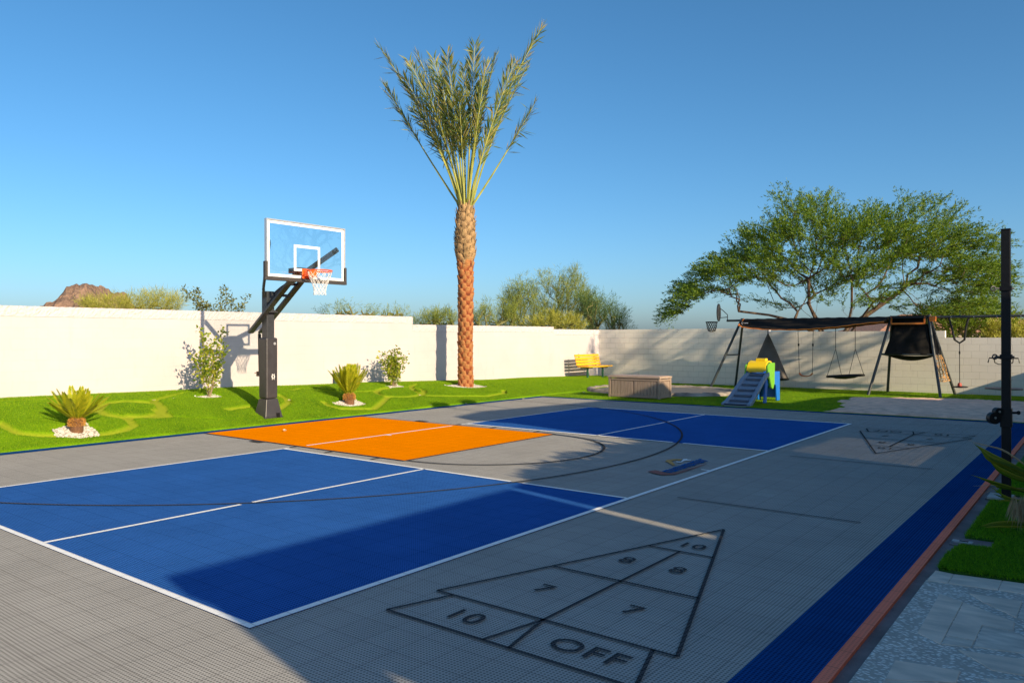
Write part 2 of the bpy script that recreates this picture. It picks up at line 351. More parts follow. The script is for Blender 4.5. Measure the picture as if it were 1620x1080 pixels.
# shuffleboard targets
def text_mesh(name, s, size, pos, rot, m, parent, z, bold=.012, sx=1.0):
    cu = bpy.data.curves.new(name, 'FONT'); cu.body = s; cu.size = size; cu.align_x = 'CENTER'; cu.align_y = 'CENTER'; cu.offset = bold; cu.space_character = 1.08
    o = bpy.data.objects.new(name, cu); COL.objects.link(o)
    dg = bpy.context.evaluated_depsgraph_get(); me = bpy.data.meshes.new_from_object(o.evaluated_get(dg)); bpy.data.objects.remove(o)
    me.transform(Matrix.Translation((pos[0], pos[1], z)) @ Matrix.Rotation(rot, 4, 'Z') @ Matrix.Diagonal((sx, 1, 1, 1)))
    return link(name, me, m, parent)
def shuffle(flip):
    def T(p): return (14.79 - p[0], 13.41 - p[1]) if flip else p
    ap = (7.395, 3.91); bl = (6.515, 1.16); br_ = (8.275, 1.16); t = .024
    def ex(y): k = (ap[1] - y) / (ap[1] - 1.16); return .88 * k
    S = [(ap, bl), (ap, br_), (bl, br_), ((7.395 - ex(2.09), 2.09), (7.395 + ex(2.09), 2.09)), ((7.395 - ex(3.03), 3.03), (7.395 + ex(3.03), 3.03)), ((7.395, 1.16), (7.395, 3.03)),
         ((6.66, 1.16), (6.515, .70)), ((8.13, 1.16), (8.275, .70)), ((6.515, .70), (8.275, .70)), ((7.395, 1.16), (7.30, .70)), ((7.395, 1.16), (7.49, .70))]
    sheet('shuffleboard_target', [seg(T(a), T(b), t) for a, b in S], Z3, LBLK, court)
    r = math.pi if flip else 0
    for s_, x, y, h in (('10', 6.98, .91, .23), ('OFF', 7.86, .92, .23), ('7', 7.06, 1.63, .22), ('7', 7.74, 1.63, .22), ('8', 7.18, 2.56, .21), ('8', 7.60, 2.56, .21), ('10', 7.40, 3.235, .20)):
        text_mesh('lettering', s_, h, T((x, y)), r, LBLK, court, Z3, .0015, 1.15)
shuffle(False); shuffle(True)
sheet('dark_line', [rect(6.46, 4.91, 8.29, 4.932), rect(6.46, 8.51, 8.29, 8.532)], Z3, LBLK, court)
# builder's emblem by the sideline, read along the court
def emblem():
    lb = court_mat('emblem_blue_tile', (.03, .15, .42)); gold = court_mat('emblem_gold_tile', (.62, .36, .14), hole=.2); red = court_mat('emblem_red_tile', (.42, .19, .16), hole=.5)
    P = lambda x, y: (lambda q: (q.x, q.y))(CAM + (at(x, y, 1) - CAM) * (-CAM.z / (at(x, y, 1) - CAM).z))
    L_ = []
    n = 13
    a0, a1, b0, b1 = Vector(P(1046, 747)), Vector(P(1107, 727)), Vector(P(1062, 749.5)), Vector(P(1122, 730))
    for i in range(n):
        f0, f1 = i / n, (i + .58) / n
        p0, p1 = a0.lerp(a1, f0), a0.lerp(a1, f1); q0, q1 = b0.lerp(b1, f0), b0.lerp(b1, f1)
        L_.append([tuple(p0), tuple(p1), tuple(q1), tuple(q0)])
        if i % 3 == 0: L_.append([tuple(p1), tuple(a0.lerp(a1, (i + 1) / n)), tuple(a0.lerp(a1, (i + 1) / n).lerp(b0.lerp(b1, (i + 1) / n), .25)), tuple(p1.lerp(q1, .25))])
        elif i % 3 == 1: L_.append([tuple(q1.lerp(p1, .25)), tuple(b0.lerp(b1, (i + 1) / n).lerp(a0.lerp(a1, (i + 1) / n), .25)), tuple(b0.lerp(b1, (i + 1) / n)), tuple(q1)])
    sheet('emblem', L_, Z3, lb, court)
    sheet('emblem', [[P(1052, 731), P(1054, 729), P(1064, 727.6), P(1072, 727.4), P(1078, 727.5), P(1080, 728), P(1074, 730), P(1070, 728.8), P(1062, 730.5), P(1068, 737), P(1064, 737.6), P(1057, 733)]], Z3, gold, court)
    sheet('emblem', [[P(1077, 731), P(1081, 727.6), P(1086, 727.4), P(1088, 728.6), P(1093, 728.6), P(1092, 729.8), P(1084, 730), P(1078, 731.8)], [P(1069, 731), P(1080, 732.2), P(1076, 733), P(1070, 732.6)]], Z3, LWHT, court)
    sheet('emblem', [[P(1024, 747), P(1036, 745), P(1044, 747), P(1056, 750.5), P(1068, 749.5), P(1080, 746.2), P(1117, 735), P(1118, 735.4), P(1084, 747), P(1066, 752), P(1046, 752.5), P(1032, 749.5)]], Z3, red, court)
emblem()
# terracotta edge strip and dark concrete footing beside the court
mb = MB(); mb.box((8.965, (Y0 + Y1) / 2, -.02), (.066, Y1 - Y0, .05)); tag(mb.build('edge_strip', REDO), kind='structure')
mb = MB(); mb.box((9.14, 6.0, -.045), (.29, 19.5, .06)); mb.box((9.2, 7.02, -.02), (.3, .24, .05)); mb.box((9.19, 4.79, -.035), (.30, .27, .06))
tag(mb.build('concrete_footing', CONC, bevel=.004), kind='structure')
mb = MB(); mb.box((9.18, 7.02, .012), (.22, .3, .02)); tag(mb.build('footing_plinth', mat('pale_concrete', (.42, .41, .38), .9, bump=.003)), kind='structure')

# ------------------------------------------------------------------ patio paving
M_PEB = None
def pebble_mat():
    m, nt, b, out = base_mat('pebble_mosaic'); L = nt.links.new
    g = N(nt, 'ShaderNodeNewGeometry'); mp = N(nt, 'ShaderNodeMapping'); mp.inputs['Rotation'].default_value = (0, 0, R(38)); mp.inputs['Scale'].default_value = (1, 1.9, 1); L(g.outputs['Position'], mp.inputs[0])
    vo = N(nt, 'ShaderNodeTexVoronoi', feature='F1'); vo.inputs['Scale'].default_value = 34; vo.inputs['Randomness'].default_value = .85; L(mp.outputs[0], vo.inputs['Vector'])
    cr = N(nt, 'ShaderNodeValToRGB'); e = cr.color_ramp.elements; e[0].position = .30; e[0].color = (.95, .90, .82, 1); e[1].position = .46; e[1].color = (.46, .41, .35, 1); L(vo.outputs['Distance'], cr.inputs[0])
    n = N(nt, 'ShaderNodeTexNoise'); n.inputs['Scale'].default_value = 6; L(g.outputs['Position'], n.inputs['Vector'])
    mr = N(nt, 'ShaderNodeMapRange'); mr.inputs[3].default_value = .7; mr.inputs[4].default_value = 1.2; L(n.outputs['Fac'], mr.inputs[0])
    v2 = N(nt, 'ShaderNodeVectorMath', operation='SCALE'); L(cr.outputs[0], v2.inputs[0]); L(mr.outputs[0], v2.inputs['Scale']); L(v2.outputs[0], b.inputs['Base Color'])
    bp = N(nt, 'ShaderNodeBump', invert=True); bp.inputs['Distance'].default_value = .006; L(vo.outputs['Distance'], bp.inputs['Height']); L(bp.outputs[0], b.inputs['Normal']); b.inputs['Roughness'].default_value = .55
    return m
M_TRAV = mat('travertine', (.88, .70, .55), .6, col2=(.50, .42, .34), scale=4, bump=.0015, bscale=30, stretch=(1, 2.5, 1))
M_TRAV2 = mat('travertine_dark', (.60, .52, .43), .6, var=.3, scale=6, bump=.0015, bscale=30, stretch=(1, 2.5, 1))
pv = sheet('patio_paving', [[(9.07, -1.0), (9.07, 3.46), (9.085, 3.76), (9.206, 3.742), (9.5, 3.785), (13, 4.1), (13, -1.0)]], -.008, pebble_mat()); tag(pv, kind='structure')
slabs = [([(9.085, 3.757), (9.203, 3.739), (9.204, 3.479), (9.08, 3.463)], 0), ([(9.209, 3.739), (9.497, 3.779), (9.498, 3.526), (9.209, 3.479)], 0), ([(9.503, 3.779), (9.90, 3.82), (9.90, 3.56), (9.503, 3.526)], 0),
         ([(9.197, 3.20), (9.346, 3.11), (9.350, 2.25), (9.215, 2.36)], 0), ([(9.351, 3.105), (9.644, 2.90), (9.653, 2.724), (9.497, 2.722), (9.495, 2.425), (9.354, 2.411)], 0),
         ([(9.354, 3.328), (9.649, 3.36), (9.647, 2.99), (9.447, 3.19)], 0), ([(9.197, 1.86), (9.49, 1.924), (9.496, 1.76), (9.207, 1.574)], 0),
         ([(9.356, 2.400), (9.493, 2.414), (9.493, 2.30), (9.356, 2.255)], 1), ([(9.503, 2.715), (9.655, 2.715), (9.80, 2.55), (9.80, 2.40), (9.503, 2.32)], 1), ([(9.655, 3.36), (9.95, 3.39), (9.95, 2.85), (9.655, 2.98)], 1),
         ([(9.44, 2.22), (9.70, 2.28), (9.95, 2.45), (9.95, 2.1), (9.62, 2.03)], 0), ([(9.20, 1.56), (9.49, 1.74), (9.49, 1.5), (9.21, 1.4)], 0),
         ([(9.50, 1.66), (9.70, 1.58), (9.95, 1.60), (9.95, 1.2), (9.50, 1.2)], 0), ([(9.60, 1.90), (9.75, 1.98), (9.95, 2.0), (9.95, 1.8), (9.72, 1.78)], 0)]
for k in (0, 1):
    mb = MB()
    for p, q in slabs:
        if q == k: mb.prism(p, -.02, -.003)
    o = mb.build('travertine_slab', M_TRAV2 if k else M_TRAV, pv, bevel=.003)

# ------------------------------------------------------------------ lawn with golf paths
M_LAWN = grass_ground('lawn_turf')
def poly_px(pts, n=14):
    out = []; P = [hit(*p) for p in pts]
    for a, b in zip(P[:-1], P[1:]):
        for i in range(n): out.append(a.lerp(b, i / n)[:2])
    return out
def ring(cx, cy, rx, ry, grow=1.0):
    return [(cx + rx * grow * math.cos(a * math.pi / 10), cy + ry * grow * math.sin(a * math.pi / 10)) for a in range(21)]
PATHS = [[(0, 672), (12, 680), (30, 688), (65, 691), (117, 692), (168, 689), (197, 683), (212, 675), (205, 667), (190, 661), (166, 656), (156, 649), (166, 640), (197, 637), (228, 639), (240, 640)],
         ring(205, 649, 54, 13), [(245, 651), (255, 648), (250, 640), (243, 635), (262, 630), (292, 622)], [(255, 653), (267, 661), (245, 662), (200, 660)],
         [(440, 626), (454, 633), (456, 638), (440, 650)], [(462, 619), (474, 616), (502, 618), (548, 622), (591, 621), (601, 618), (616, 616)], ring(633, 622, 38, 8),
         [(511, 638), (520, 644), (539, 649), (573, 649), (591, 649), (604, 639), (613, 630), (622, 629)], [(662, 627), (678, 628), (709, 629), (770, 629), (798, 624), (797, 619)], [(659, 609), (650, 613), (653, 619), (665, 625)],
         [(0, 636), (60, 634), (80, 632)], [(455, 655), (430, 648), (470, 620)][:0] or [(360, 650), (395, 645), (440, 650)]]
PP = np.array([q for pl in PATHS for q in poly_px(pl)])
EDGES = np.array([q for pl in ([(267, 661), (310, 664), (390, 666)], [(0, 640), (70, 638), (95, 640)], [(300, 622), (350, 618), (390, 617)]) for q in poly_px(pl)])
def dist_to(P, x, y, ch=4000):
    out = np.empty(len(x))
    for i in range(0, len(x), ch):
        out[i:i + ch] = np.sqrt(((x[i:i + ch, None] - P[None, :, 0]) ** 2 + (y[i:i + ch, None] - P[None, :, 1]) ** 2).min(1))
    return out
TURF = .055
GRV = [(-3.50, 3.02, .30, .33), (-3.72, 9.02, .24, .42), (-4.83, 6.2, .16, .30), (-4.98, 11.62, .16, .30), (-4.62, 14.1, .36, .78)]  # cx, cy, rx, ry of gravel rings
def lawn_z(x, y):
    """turf surface height and path mask"""
    z = HF(x, y); near = (x < -3.0)
    d = np.full(len(x), 9.0); d[near] = dist_to(PP, x[near], y[near])
    e = np.full(len(x), 9.0); e[near] = dist_to(EDGES, x[near], y[near])
    pm = 1 - np.clip((d - .07) / .018, 0, 1)
    z = z + np.where(near, TURF * np.clip((-3.0 - x) / .05, .35, 1), .018) * (1 - pm) - .02 * (1 - np.clip((e - .02) / .03, 0, 1))
    for cx, cy, rx, ry in GRV:
        q = ((x - cx) / rx) ** 2 + ((y - cy) / ry) ** 2; z = z - TURF * .9 * np.clip((1.15 - q) / .15, 0, 1) * (1 - pm)
    z = z + .006 * np.sin(x * 2.1 + 1) * np.cos(y * 1.7)
    return z, pm
def grid_mesh(name, gx, gy, m):
    X, Y = np.meshgrid(gx, gy, indexing='ij'); x, y = X.ravel(), Y.ravel(); z, pm = lawn_z(x, y)
    nx, ny = len(gx), len(gy); i, j = np.meshgrid(np.arange(nx - 1), np.arange(ny - 1), indexing='ij'); a = (i * ny + j).ravel()
    idx = np.stack([a, a + ny, a + ny + 1, a + 1], 1)
    return np.stack([x, y, z], 1), idx, pm
va, ia, pa = grid_mesh('a', np.append(np.linspace(-5.84, -3.004, 88), -3.003), np.arange(-5, 23.45, .0355), None)
vb, ib, pb = grid_mesh('b', np.linspace(-3.0, 10.7, 140), np.append(15.523, np.linspace(15.524, 23.45, 90)), None)
va[np.abs(va[:, 0] + 3.003) < 1e-4, 2] = -.06; vb[np.abs(vb[:, 1] - 15.523) < 1e-4, 2] = -.06
V = np.concatenate([va, vb]); I = np.concatenate([ia, ib + len(va)]); PM = np.concatenate([pa, pb])
me = fastmesh('lawn', V, len(I), I, 4); me.polygons.foreach_set('use_smooth', [True] * len(me.polygons))
att = me.attributes.new('path', 'FLOAT', 'POINT'); att.data.foreach_set('value', PM.astype(np.float32))
lawn = link('lawn', me, M_LAWN); tag(lawn, kind='structure')
SAND = [(4.95, 15.53), (5.15, 16.6), (4.75, 17.4), (5.0, 17.9), (4.45, 18.5), (4.6, 19.2), (4.4, 19.7), (5.2, 20.3), (6.0, 20.75), (7.2, 20.85), (8.6, 21.0), (10.7, 21.1), (10.7, 15.53)]
def inpoly(poly, x, y):
    c = np.zeros(len(x), bool); n = len(poly)
    for i in range(n):
        x0, y0 = poly[i]; x1, y1 = poly[(i + 1) % n]
        k = ((y0 > y) != (y1 > y)); xi = (x1 - x0) * (y - y0) / ((y1 - y0) or 1e-9) + x0; c ^= k & (x < xi)
    return c
G_A = leaf_mat('turf_blade', [(.075, .20, .001), (.18, .34, .002), (.27, .42, .003), (.12, .26, .001), (.36, .44, .01)], .7, .4)
def blades(name, x, y, z, h, wd, label, m=G_A):
    n = len(x); a = rng.uniform(0, 2 * np.pi, n); hh = h * rng.uniform(.55, 1.15, n); l = rng.normal(0, .45, (n, 2)) * hh[:, None]
    dx, dy = np.cos(a) * wd / 2, np.sin(a) * wd / 2
    V = np.empty((n, 3, 3)); V[:, 0] = np.stack([x - dx, y - dy, z - .01], 1); V[:, 1] = np.stack([x + dx, y + dy, z - .01], 1); V[:, 2] = np.stack([x + l[:, 0], y + l[:, 1], z + hh], 1)
    me = fastmesh(name, V.reshape(-1, 3), n, np.arange(n * 3), 3); o = link(name, me, m)
    return tag(o, label, 'grass', kind='stuff')
n = 330000; x = rng.uniform(-5.82, -3.03, n); y = rng.uniform(-.5, 23.3, n); 
z, pm = lawn_z(x, y); ok = pm < .3
for cx, cy, rx, ry in GRV: ok &= ((x - cx) / rx) ** 2 + ((y - cy) / ry) ** 2 > 1
x, y, z = x[ok], y[ok], z[ok]
n = 130000; x2 = rng.uniform(-3.0, 10.0, n); y2 = 15.56 + 7.8 * rng.uniform(0, 1, n) ** 1.2
ok = ~inpoly(SAND, x2, y2) & ~((((x2 + .95) / 2.5) ** 2 + ((y2 - 19.1) / 1.95) ** 2) < 1)
x2, y2 = x2[ok], y2[ok]; z2, _ = lawn_z(x2, y2)
blades('lawn_grass', np.concatenate([x, x2]), np.concatenate([y, y2]), np.concatenate([z, z2]), .022, .009, 'bright green short turf blades covering the lawn along the walls')
# turf beside the court on the right
M_TB = mat('turf_backing', (.03, .11, .004), .95, var=.3, scale=40)
TURF_R = [[(9.10, 3.80), (9.22, 3.78), (9.52, 3.82), (12.9, 4.1), (12.9, 4.64), (9.345, 4.64), (9.13, 4.6), (9.09, 4.2)], [(9.345, 4.64), (12.9, 4.64), (12.9, 4.94), (9.345, 4.94)], [(9.12, 4.94), (12.9, 4.94), (12.9, 6.85), (9.36, 6.85), (9.12, 6.75)], [(9.36, 6.85), (12.9, 6.85), (12.9, 7.2), (9.36, 7.2)], [(9.12, 7.2), (12.9, 7.2), (12.9, 15.5), (9.12, 15.5)]]
mb = MB()
for p in TURF_R: mb.prism(p, -.07, .008)
tr = mb.build('side_turf', M_TB); tag(tr, kind='structure')
G_B = leaf_mat('side_turf_blade', [(.02, .09, .003), (.13, .36, .005), (.24, .52, .012), (.06, .20, .004), (.03, .11, .003)], .7, .3)
n = 300000; x = 9.09 + 2.2 * rng.uniform(0, 1, n) ** 1.3; y = 3.79 + 6.0 * rng.uniform(0, 1, n) ** 1.5
ok = np.zeros(n, bool)
for p in TURF_R: ok |= inpoly(p, x, y)
x, y = x[ok], y[ok]; blades('side_grass', x, y, np.full(len(x), .008), .028, .0062, 'dense dark green turf beside the patio paving', G_B)
# sand
def sandm():
    gx = np.linspace(4.2, 10.7, 150); gy = np.linspace(15.53, 21.15, 130); X, Y = np.meshgrid(gx, gy, indexing='ij'); x, y = X.ravel(), Y.ravel()
    ins = inpoly([(a, b) for a, b in SAND], x, y)
    nz = sum(np.sin(x * f + p) * np.cos(y * f * 1.1 + q) / k for f, p, q, k in ((2.3, 1, 2, 1), (5.1, .5, 1, 2), (11, 2, .3, 4), (23, 1, 1, 7)))
    de = np.full(len(x), 9.0); E_ = SAND + [SAND[0]]
    for (ax, ay), (bx, by) in zip(E_[:-1], E_[1:]):
        if ax == bx == 10.7 or ay == by == 15.53: continue
        tt = np.clip(((x - ax) * (bx - ax) + (y - ay) * (by - ay)) / ((bx - ax) ** 2 + (by - ay) ** 2), 0, 1); de = np.minimum(de, np.hypot(x - ax - tt * (bx - ax), y - ay - tt * (by - ay)))
    sd_ = np.where(ins, de, -de) + .05 * np.sin(x * 9 + y * 5) + .04 * np.sin(x * 21 - y * 17)
    z = np.clip(sd_ / .12, -1, 1) * .05 + .012 + np.where(ins, .008 * nz + .003 * rng.normal(size=len(x)), 0); ins = sd_ > -.10; z = np.where(y < 15.56, np.minimum(z, .0), z)
    nx, ny = len(gx), len(gy); i, j = np.meshgrid(np.arange(nx - 1), np.arange(ny - 1), indexing='ij'); a = (i * ny + j).ravel(); idx = np.stack([a, a + ny, a + ny + 1, a + 1], 1)
    keep = ins[idx].any(1); me = fastmesh('sand', np.stack([x, y, z], 1), int(keep.sum()), idx[keep], 4); me.polygons.foreach_set('use_smooth', [True] * len(me.polygons))
    tag(link('sand', me, mat('play_sand', (.84, .52, .37), .95, var=.22, scale=5, bump=.012, bscale=14)), kind='structure')
sandm()
# white gravel rings
M_GRV = leaf_mat('white_gravel_stone', [(.48, .43, .37), (.62, .58, .52), (.30, .26, .21), (.70, .67, .62), (.55, .50, .44)], .7, .0)
ico = bmesh.new(); bmesh.ops.create_icosphere(ico, subdivisions=1, radius=1); IV = np.array([v.co[:] for v in ico.verts]); IF = np.array([[v.index for v in f.verts] for f in ico.faces]); ico.free()
def gravel(cx, cy, rx, ry, count, label):
    a = rng.uniform(0, 2 * np.pi, count); r = np.sqrt(rng.uniform(0, 1, count)); px = cx + rx * r * np.cos(a) * (1 + .1 * np.sin(3 * a)); py = cy + ry * r * np.sin(a) * (1 + .1 * np.sin(3 * a))
    z, _ = lawn_z(px, py); s = rng.uniform(.010, .030, (count, 1, 3)) * np.array([1, 1, .65]); V = IV[None] * s * rng.uniform(.8, 1.2, (count, len(IV), 1)) + np.stack([px, py, z + .012 + .01 * (1 - r)], 1)[:, None]
    idx = IF[None] + (np.arange(count) * len(IV))[:, None, None]; me = fastmesh('gravel', V.reshape(-1, 3), count * len(IF), idx, 3)
    o = link('white_gravel', me, M_GRV); tag(o, label, 'gravel', kind='stuff')
for g_, cnt, lb in zip(GRV, (900, 800, 420, 420, 1900), ('white gravel ring around the cycad on the left lawn', 'white gravel ring around the cycad right of the basketball hoop', 'small white gravel ring under the tall thin shrub left of the hoop', 'small white gravel ring under the shrub between cycad and palm', 'wide white gravel ring around the date palm trunk')): gravel(*g_, cnt, lb)

# ------------------------------------------------------------------ walls
def left_wall():
    W = -5.84; th = .2
    t = thing('block_wall', 'tall cream painted block wall along the left lawn, stepping down twice', 'wall', (W - th / 2, 9, 0))
    mb = MB(t.location); mb.prism([(-6, -.08), (23.65, -.08), (23.65, 1.80), (20.3, 1.80), (20.3, 1.89), (13.16, 1.89), (13.16, 2.12), (-6, 2.12)], W - th, W, 'x'); mb.build('wall_face', WALLW, t)
    # rough split-face top courses as real relief
    for y0, y1, z0, z1 in ((-6, 13.16, 2.122, 2.32), (13.162, 20.3, 1.892, 2.095), (20.302, 23.65, 1.802, 2.01)):
        n = int((y1 - y0) / .035); k = 7; V = []
        yy = np.linspace(y0, y1, n); vs = []; fs = []
        prof = [(W, z0)] + [(W + .004, z0 + .006)] + [(W + .006, z0 + (z1 - z0) * q) for q in (.2, .4, .6, .8)] + [(W + .004, z1 - .008), (W - .01, z1), (W - th, z1), (W - th, z0)]
        for i, y_ in enumerate(yy):
            jt = abs(((y_ + .02) / .4064) % 1 - .5) > .47
            for j, (px_, pz) in enumerate(prof):
                dx = (rnd.uniform(-.009, .009) if 1 < j < 7 else 0) - (.005 if jt and 0 < j < 7 else 0)
                vs.append((px_ + dx, y_, pz + (rnd.uniform(-.003, .003) if j in (6, 7) else 0)))
        m_ = len(prof)
        for i in range(n - 1):
            for j in range(m_): fs.append([i * m_ + j, (i + 1) * m_ + j, (i + 1) * m_ + (j + 1) % m_, i * m_ + (j + 1) % m_])
        fs.append(list(range(m_))); fs.append([(n - 1) * m_ + j for j in range(m_)])
        mb = MB(t.location); mb.add(vs, fs); mb.build('cap_course', mat('split_face_cap', (.555, .50, .51), .9, var=.04), t)
left_wall()
t = thing('block_wall', 'shaded beige block wall along the back, behind bench and swing set', 'wall', (2.5, 23.55, 0))
mb = MB(t.location); mb.prism([(-5.838, -.08), (12.9, -.08), (12.9, 1.68), (6.2, 1.68), (6.2, 1.89), (.9, 1.89), (.9, 2.01), (-5.838, 2.01)], 23.45, 23.648, 'y'); mb.build('wall_face', WALLB, t)

def quads(C, T, S, l, wd):
    """leaf quads (kite) centre C, along T, side S"""
    n = len(C); V = np.empty((n, 4, 3)); V[:, 0] = C; V[:, 1] = C + T * (l * .5)[:, None] + S * (wd * .5)[:, None]; V[:, 2] = C + T * l[:, None]; V[:, 3] = C + T * (l * .5)[:, None] - S * (wd * .5)[:, None]
    return V.reshape(-1, 3), np.arange(n * 4).reshape(-1, 4)
def unit(a): return a / (np.linalg.norm(a, axis=-1, keepdims=True) + 1e-9)
# ------------------------------------------------------------------ house and side wall right of the frame (they cast the court's shade)
M_STU = mat('tan_stucco', (.42, .35, .27), .9, var=.06, bump=.004, bscale=30)
def house():
    t = thing('house', 'tan stucco house wall beyond the right edge, shading the court', 'house', (14.5, 8, 0))
    def mbp(polys, name):
        mb = MB(t.location)
        for p, x0, x1 in polys: mb.prism(p, x0, x1, 'x')
        return mb.build(name, M_STU, t)
    mb = MB(t.location); mb.prism([(13, -1.72), (19, -1.72), (19, .88), (15.6, 1.68), (13, 2.28)], 3.05, 3.25); mb.build('patio_roof', M_STU, t)
    mb = MB(t.location)
    for p in ((13.2, -1.5), (13.2, 1.9)): mb = MB(t.location); mb.box((p[0], p[1], 1.48), (.3, .3, 3.14)); mb.build('patio_column', M_STU, t)
    mbp([([(-1.7, -.08), (5.6, -.08), (5.6, 3.22), (-1.7, 3.22)], 15.6, 15.8)], 'inner_wall')
    # garden front wall with an opening, upper parapet
    mbp([([(2.395, -.08), (7.5, -.08), (7.5, 3.42), (3.2, 3.36), (2.395, 3.27)], 13, 13.15), ([(7.5, -.08), (9.75, -.08), (9.75, 1.95), (7.5, 1.95)], 13, 13.15), ([(7.5, 2.68), (9.75, 2.62), (9.75, 3.42), (7.5, 3.42)], 13, 13.15), *[([(7.5, 1.965 + .036 * k), (9.75, 1.965 + .036 * k), (9.75, 1.9885 + .036 * k), (7.5, 1.9885 + .036 * k)], 13, 13.02) for k in range(20)],  # slats in the opening added to dim the light patch on the court
         ([(9.75, -.08), (15.0, -.08), (15.0, 3.42), (9.75, 3.42)], 13, 13.15), ([(15.0, -.08), (18.4, -.08), (18.4, 3.5), (17.3, 3.66), (15.0, 3.72)], 13, 13.15)], 'front_wall')
    mbp([([(6.62, 3.425), (14.98, 3.425), (14.95, 4.2), (14.5, 4.95), (13.6, 5.42), (11.6, 5.42), (9.5, 5.55), (7.7, 5.68), (6.45, 5.55), (6.3, 5.2), (6.62, 4.9)], 13, 13.15)], 'upper_wall')
    for y_, w_ in ((7.55, .62), (8.62, .58)):  # unseen capped pipes, added to cast two blob shadows on the lawn
        mb = MB(t.location); mb.tube([(13.3, y_, 5.3), (13.3, y_, 6.42)], .03, 8); mb.lathe((13.3, y_, 6.36), [(.1, 0), (w_ / 2, .03), (w_ / 2, .12), (.1, .2)], 12); mb.build('roof_shadow_cap', M_GRY, t)
    q = np.random.default_rng(12); nn = 1500; yy = q.uniform(2.9, 6.7, nn); top = .10 + .26 * np.clip((yy - 3.0) / 1.2, 0, 1) * (.45 + .55 * np.abs(np.sin(yy * 2.9 + .6)) ** 1.5)  # unseen leaf clusters added along the wall top for a leafy shadow edge
    C_ = np.stack([q.uniform(13.0, 13.3, nn), yy, 3.32 + top * q.uniform(0, 1, nn)], 1); T_ = unit(q.normal(0, 1, (nn, 3))); S_ = unit(np.cross(T_, q.normal(0, 1, (nn, 3)))); V, I = quads(C_, T_, S_, q.uniform(.08, .20, nn), q.uniform(.05, .10, nn))
    link('shadow_foliage', fastmesh('shadow_foliage', V - np.array(t.location), len(I), I, 4), leaf_mat('shadow_foliage_leaf', [(.03, .08, .01), (.07, .14, .02)]), t)
house()
t = thing('block_wall', 'low block wall at the right side, beyond the sand area', 'wall', (10.8, 21.2, 0))
mb = MB(t.location); mb.box((10.8, 21.2, .8), (.2, 4.45, 1.76)); mb.build('wall_face', WALLB, t)

# ------------------------------------------------------------------ mountain
def mountain():
    D = 900.0; c = at(140, 533.5, D); s = D / FPX
    prof = [(-105, 4), (-80, 30), (-72, 52), (-45, 62), (-20, 76), (-10, 84), (0, 87), (22, 86), (30, 78), (45, 62), (60, 52), (90, 36), (130, 14), (170, 2)]
    px_ = [q[0] * s for q in prof]; pz = [q[1] * s for q in prof]
    n = 300; u = np.linspace(-130, 190, n) * s; v = np.linspace(-1, 1, 160)
    U, Vv = np.meshgrid(u, v, indexing='ij'); base = np.interp(U, px_, pz); wd = 150
    z = base * np.clip(1 - np.abs(Vv) ** 1.25, 0, 1)
    for f, a in ((.05, 6.0), (.11, 4.5), (.23, 3.0), (.47, 1.8), (.9, 1.0)):
        z = z + a * np.sin(U * f + 4 * np.sin(Vv * 3 + f * 40)) * np.sin(Vv * wd * f * .6 + U * f * .3) * np.clip(base / 40, 0, 1) * np.clip(np.abs(Vv) * 5, .15, 1)
    w3 = np.array(RT); f3 = np.array(F_)
    P = np.array(c)[None] + U.ravel()[:, None] * w3 + (Vv.ravel() * wd)[:, None] * f3; P[:, 2] = z.ravel() - 1
    m = 160; i, j = np.meshgrid(np.arange(n - 1), np.arange(m - 1), indexing='ij'); a = (i * m + j).ravel(); idx = np.stack([a, a + m, a + m + 1, a + 1], 1)
    me = fastmesh('mountain', P, len(idx), idx, 4); me.polygons.foreach_set('use_smooth', [True] * len(me.polygons))
    mm = mat('rocky_slope', (.34, .21, .14), .95, col2=(.13, .085, .065), scale=.06, bump=5, bscale=.2)
    tag(link('mountain', me, mm), kind='structure')
mountain()

# ------------------------------------------------------------------ plants: generic branching skeleton
def grow(root, pts, bf=.35, sub=.35, jit=.06, starts=None, seed=1):
    """connect attractor points to a growing skeleton; returns node positions, parents, ends"""
    r = np.random.default_rng(seed); root = np.array(root, float)
    nodes = [root]; par = [-1]; plen = [0.0]
    if starts:
        for chain in starts:
            p = 0
            for q in chain:
                q = np.array(q, float); nodes.append(q); par.append(p); plen.append(plen[p] + np.linalg.norm(q - nodes[p])); p = len(nodes) - 1
    pts = pts[np.argsort(np.linalg.norm(pts - root, axis=1))]; ends = []
    NA = np.zeros((len(nodes) + len(pts) * 14, 3)); PL = np.zeros(len(NA)); NA[:len(nodes)] = nodes; PL[:len(nodes)] = plen; n = len(nodes)
    for p in pts:
        d = np.linalg.norm(NA[:n] - p, axis=1); k = int(np.argmin(d + bf * PL[:n])); L = d[k]; m = max(1, min(8, int(L / sub)))
        a = NA[k].copy(); prev = k
        for i in range(1, m + 1):
            q = a + (p - a) * i / m
            if i < m: q = q + r.normal(0, jit, 3) * np.array([1, 1, .6])
            if n >= len(NA): break
            NA[n] = q; PL[n] = PL[prev] + np.linalg.norm(q - NA[prev]); par.append(prev); prev = n; n += 1
        ends.append(prev)
    par = np.array(par[:n]); cnt = np.zeros(n)
    for e in ends: cnt[e] += 1
    for i in range(n - 1, 0, -1): cnt[par[i]] += cnt[i]
    return NA[:n], par, cnt, np.array(ends)
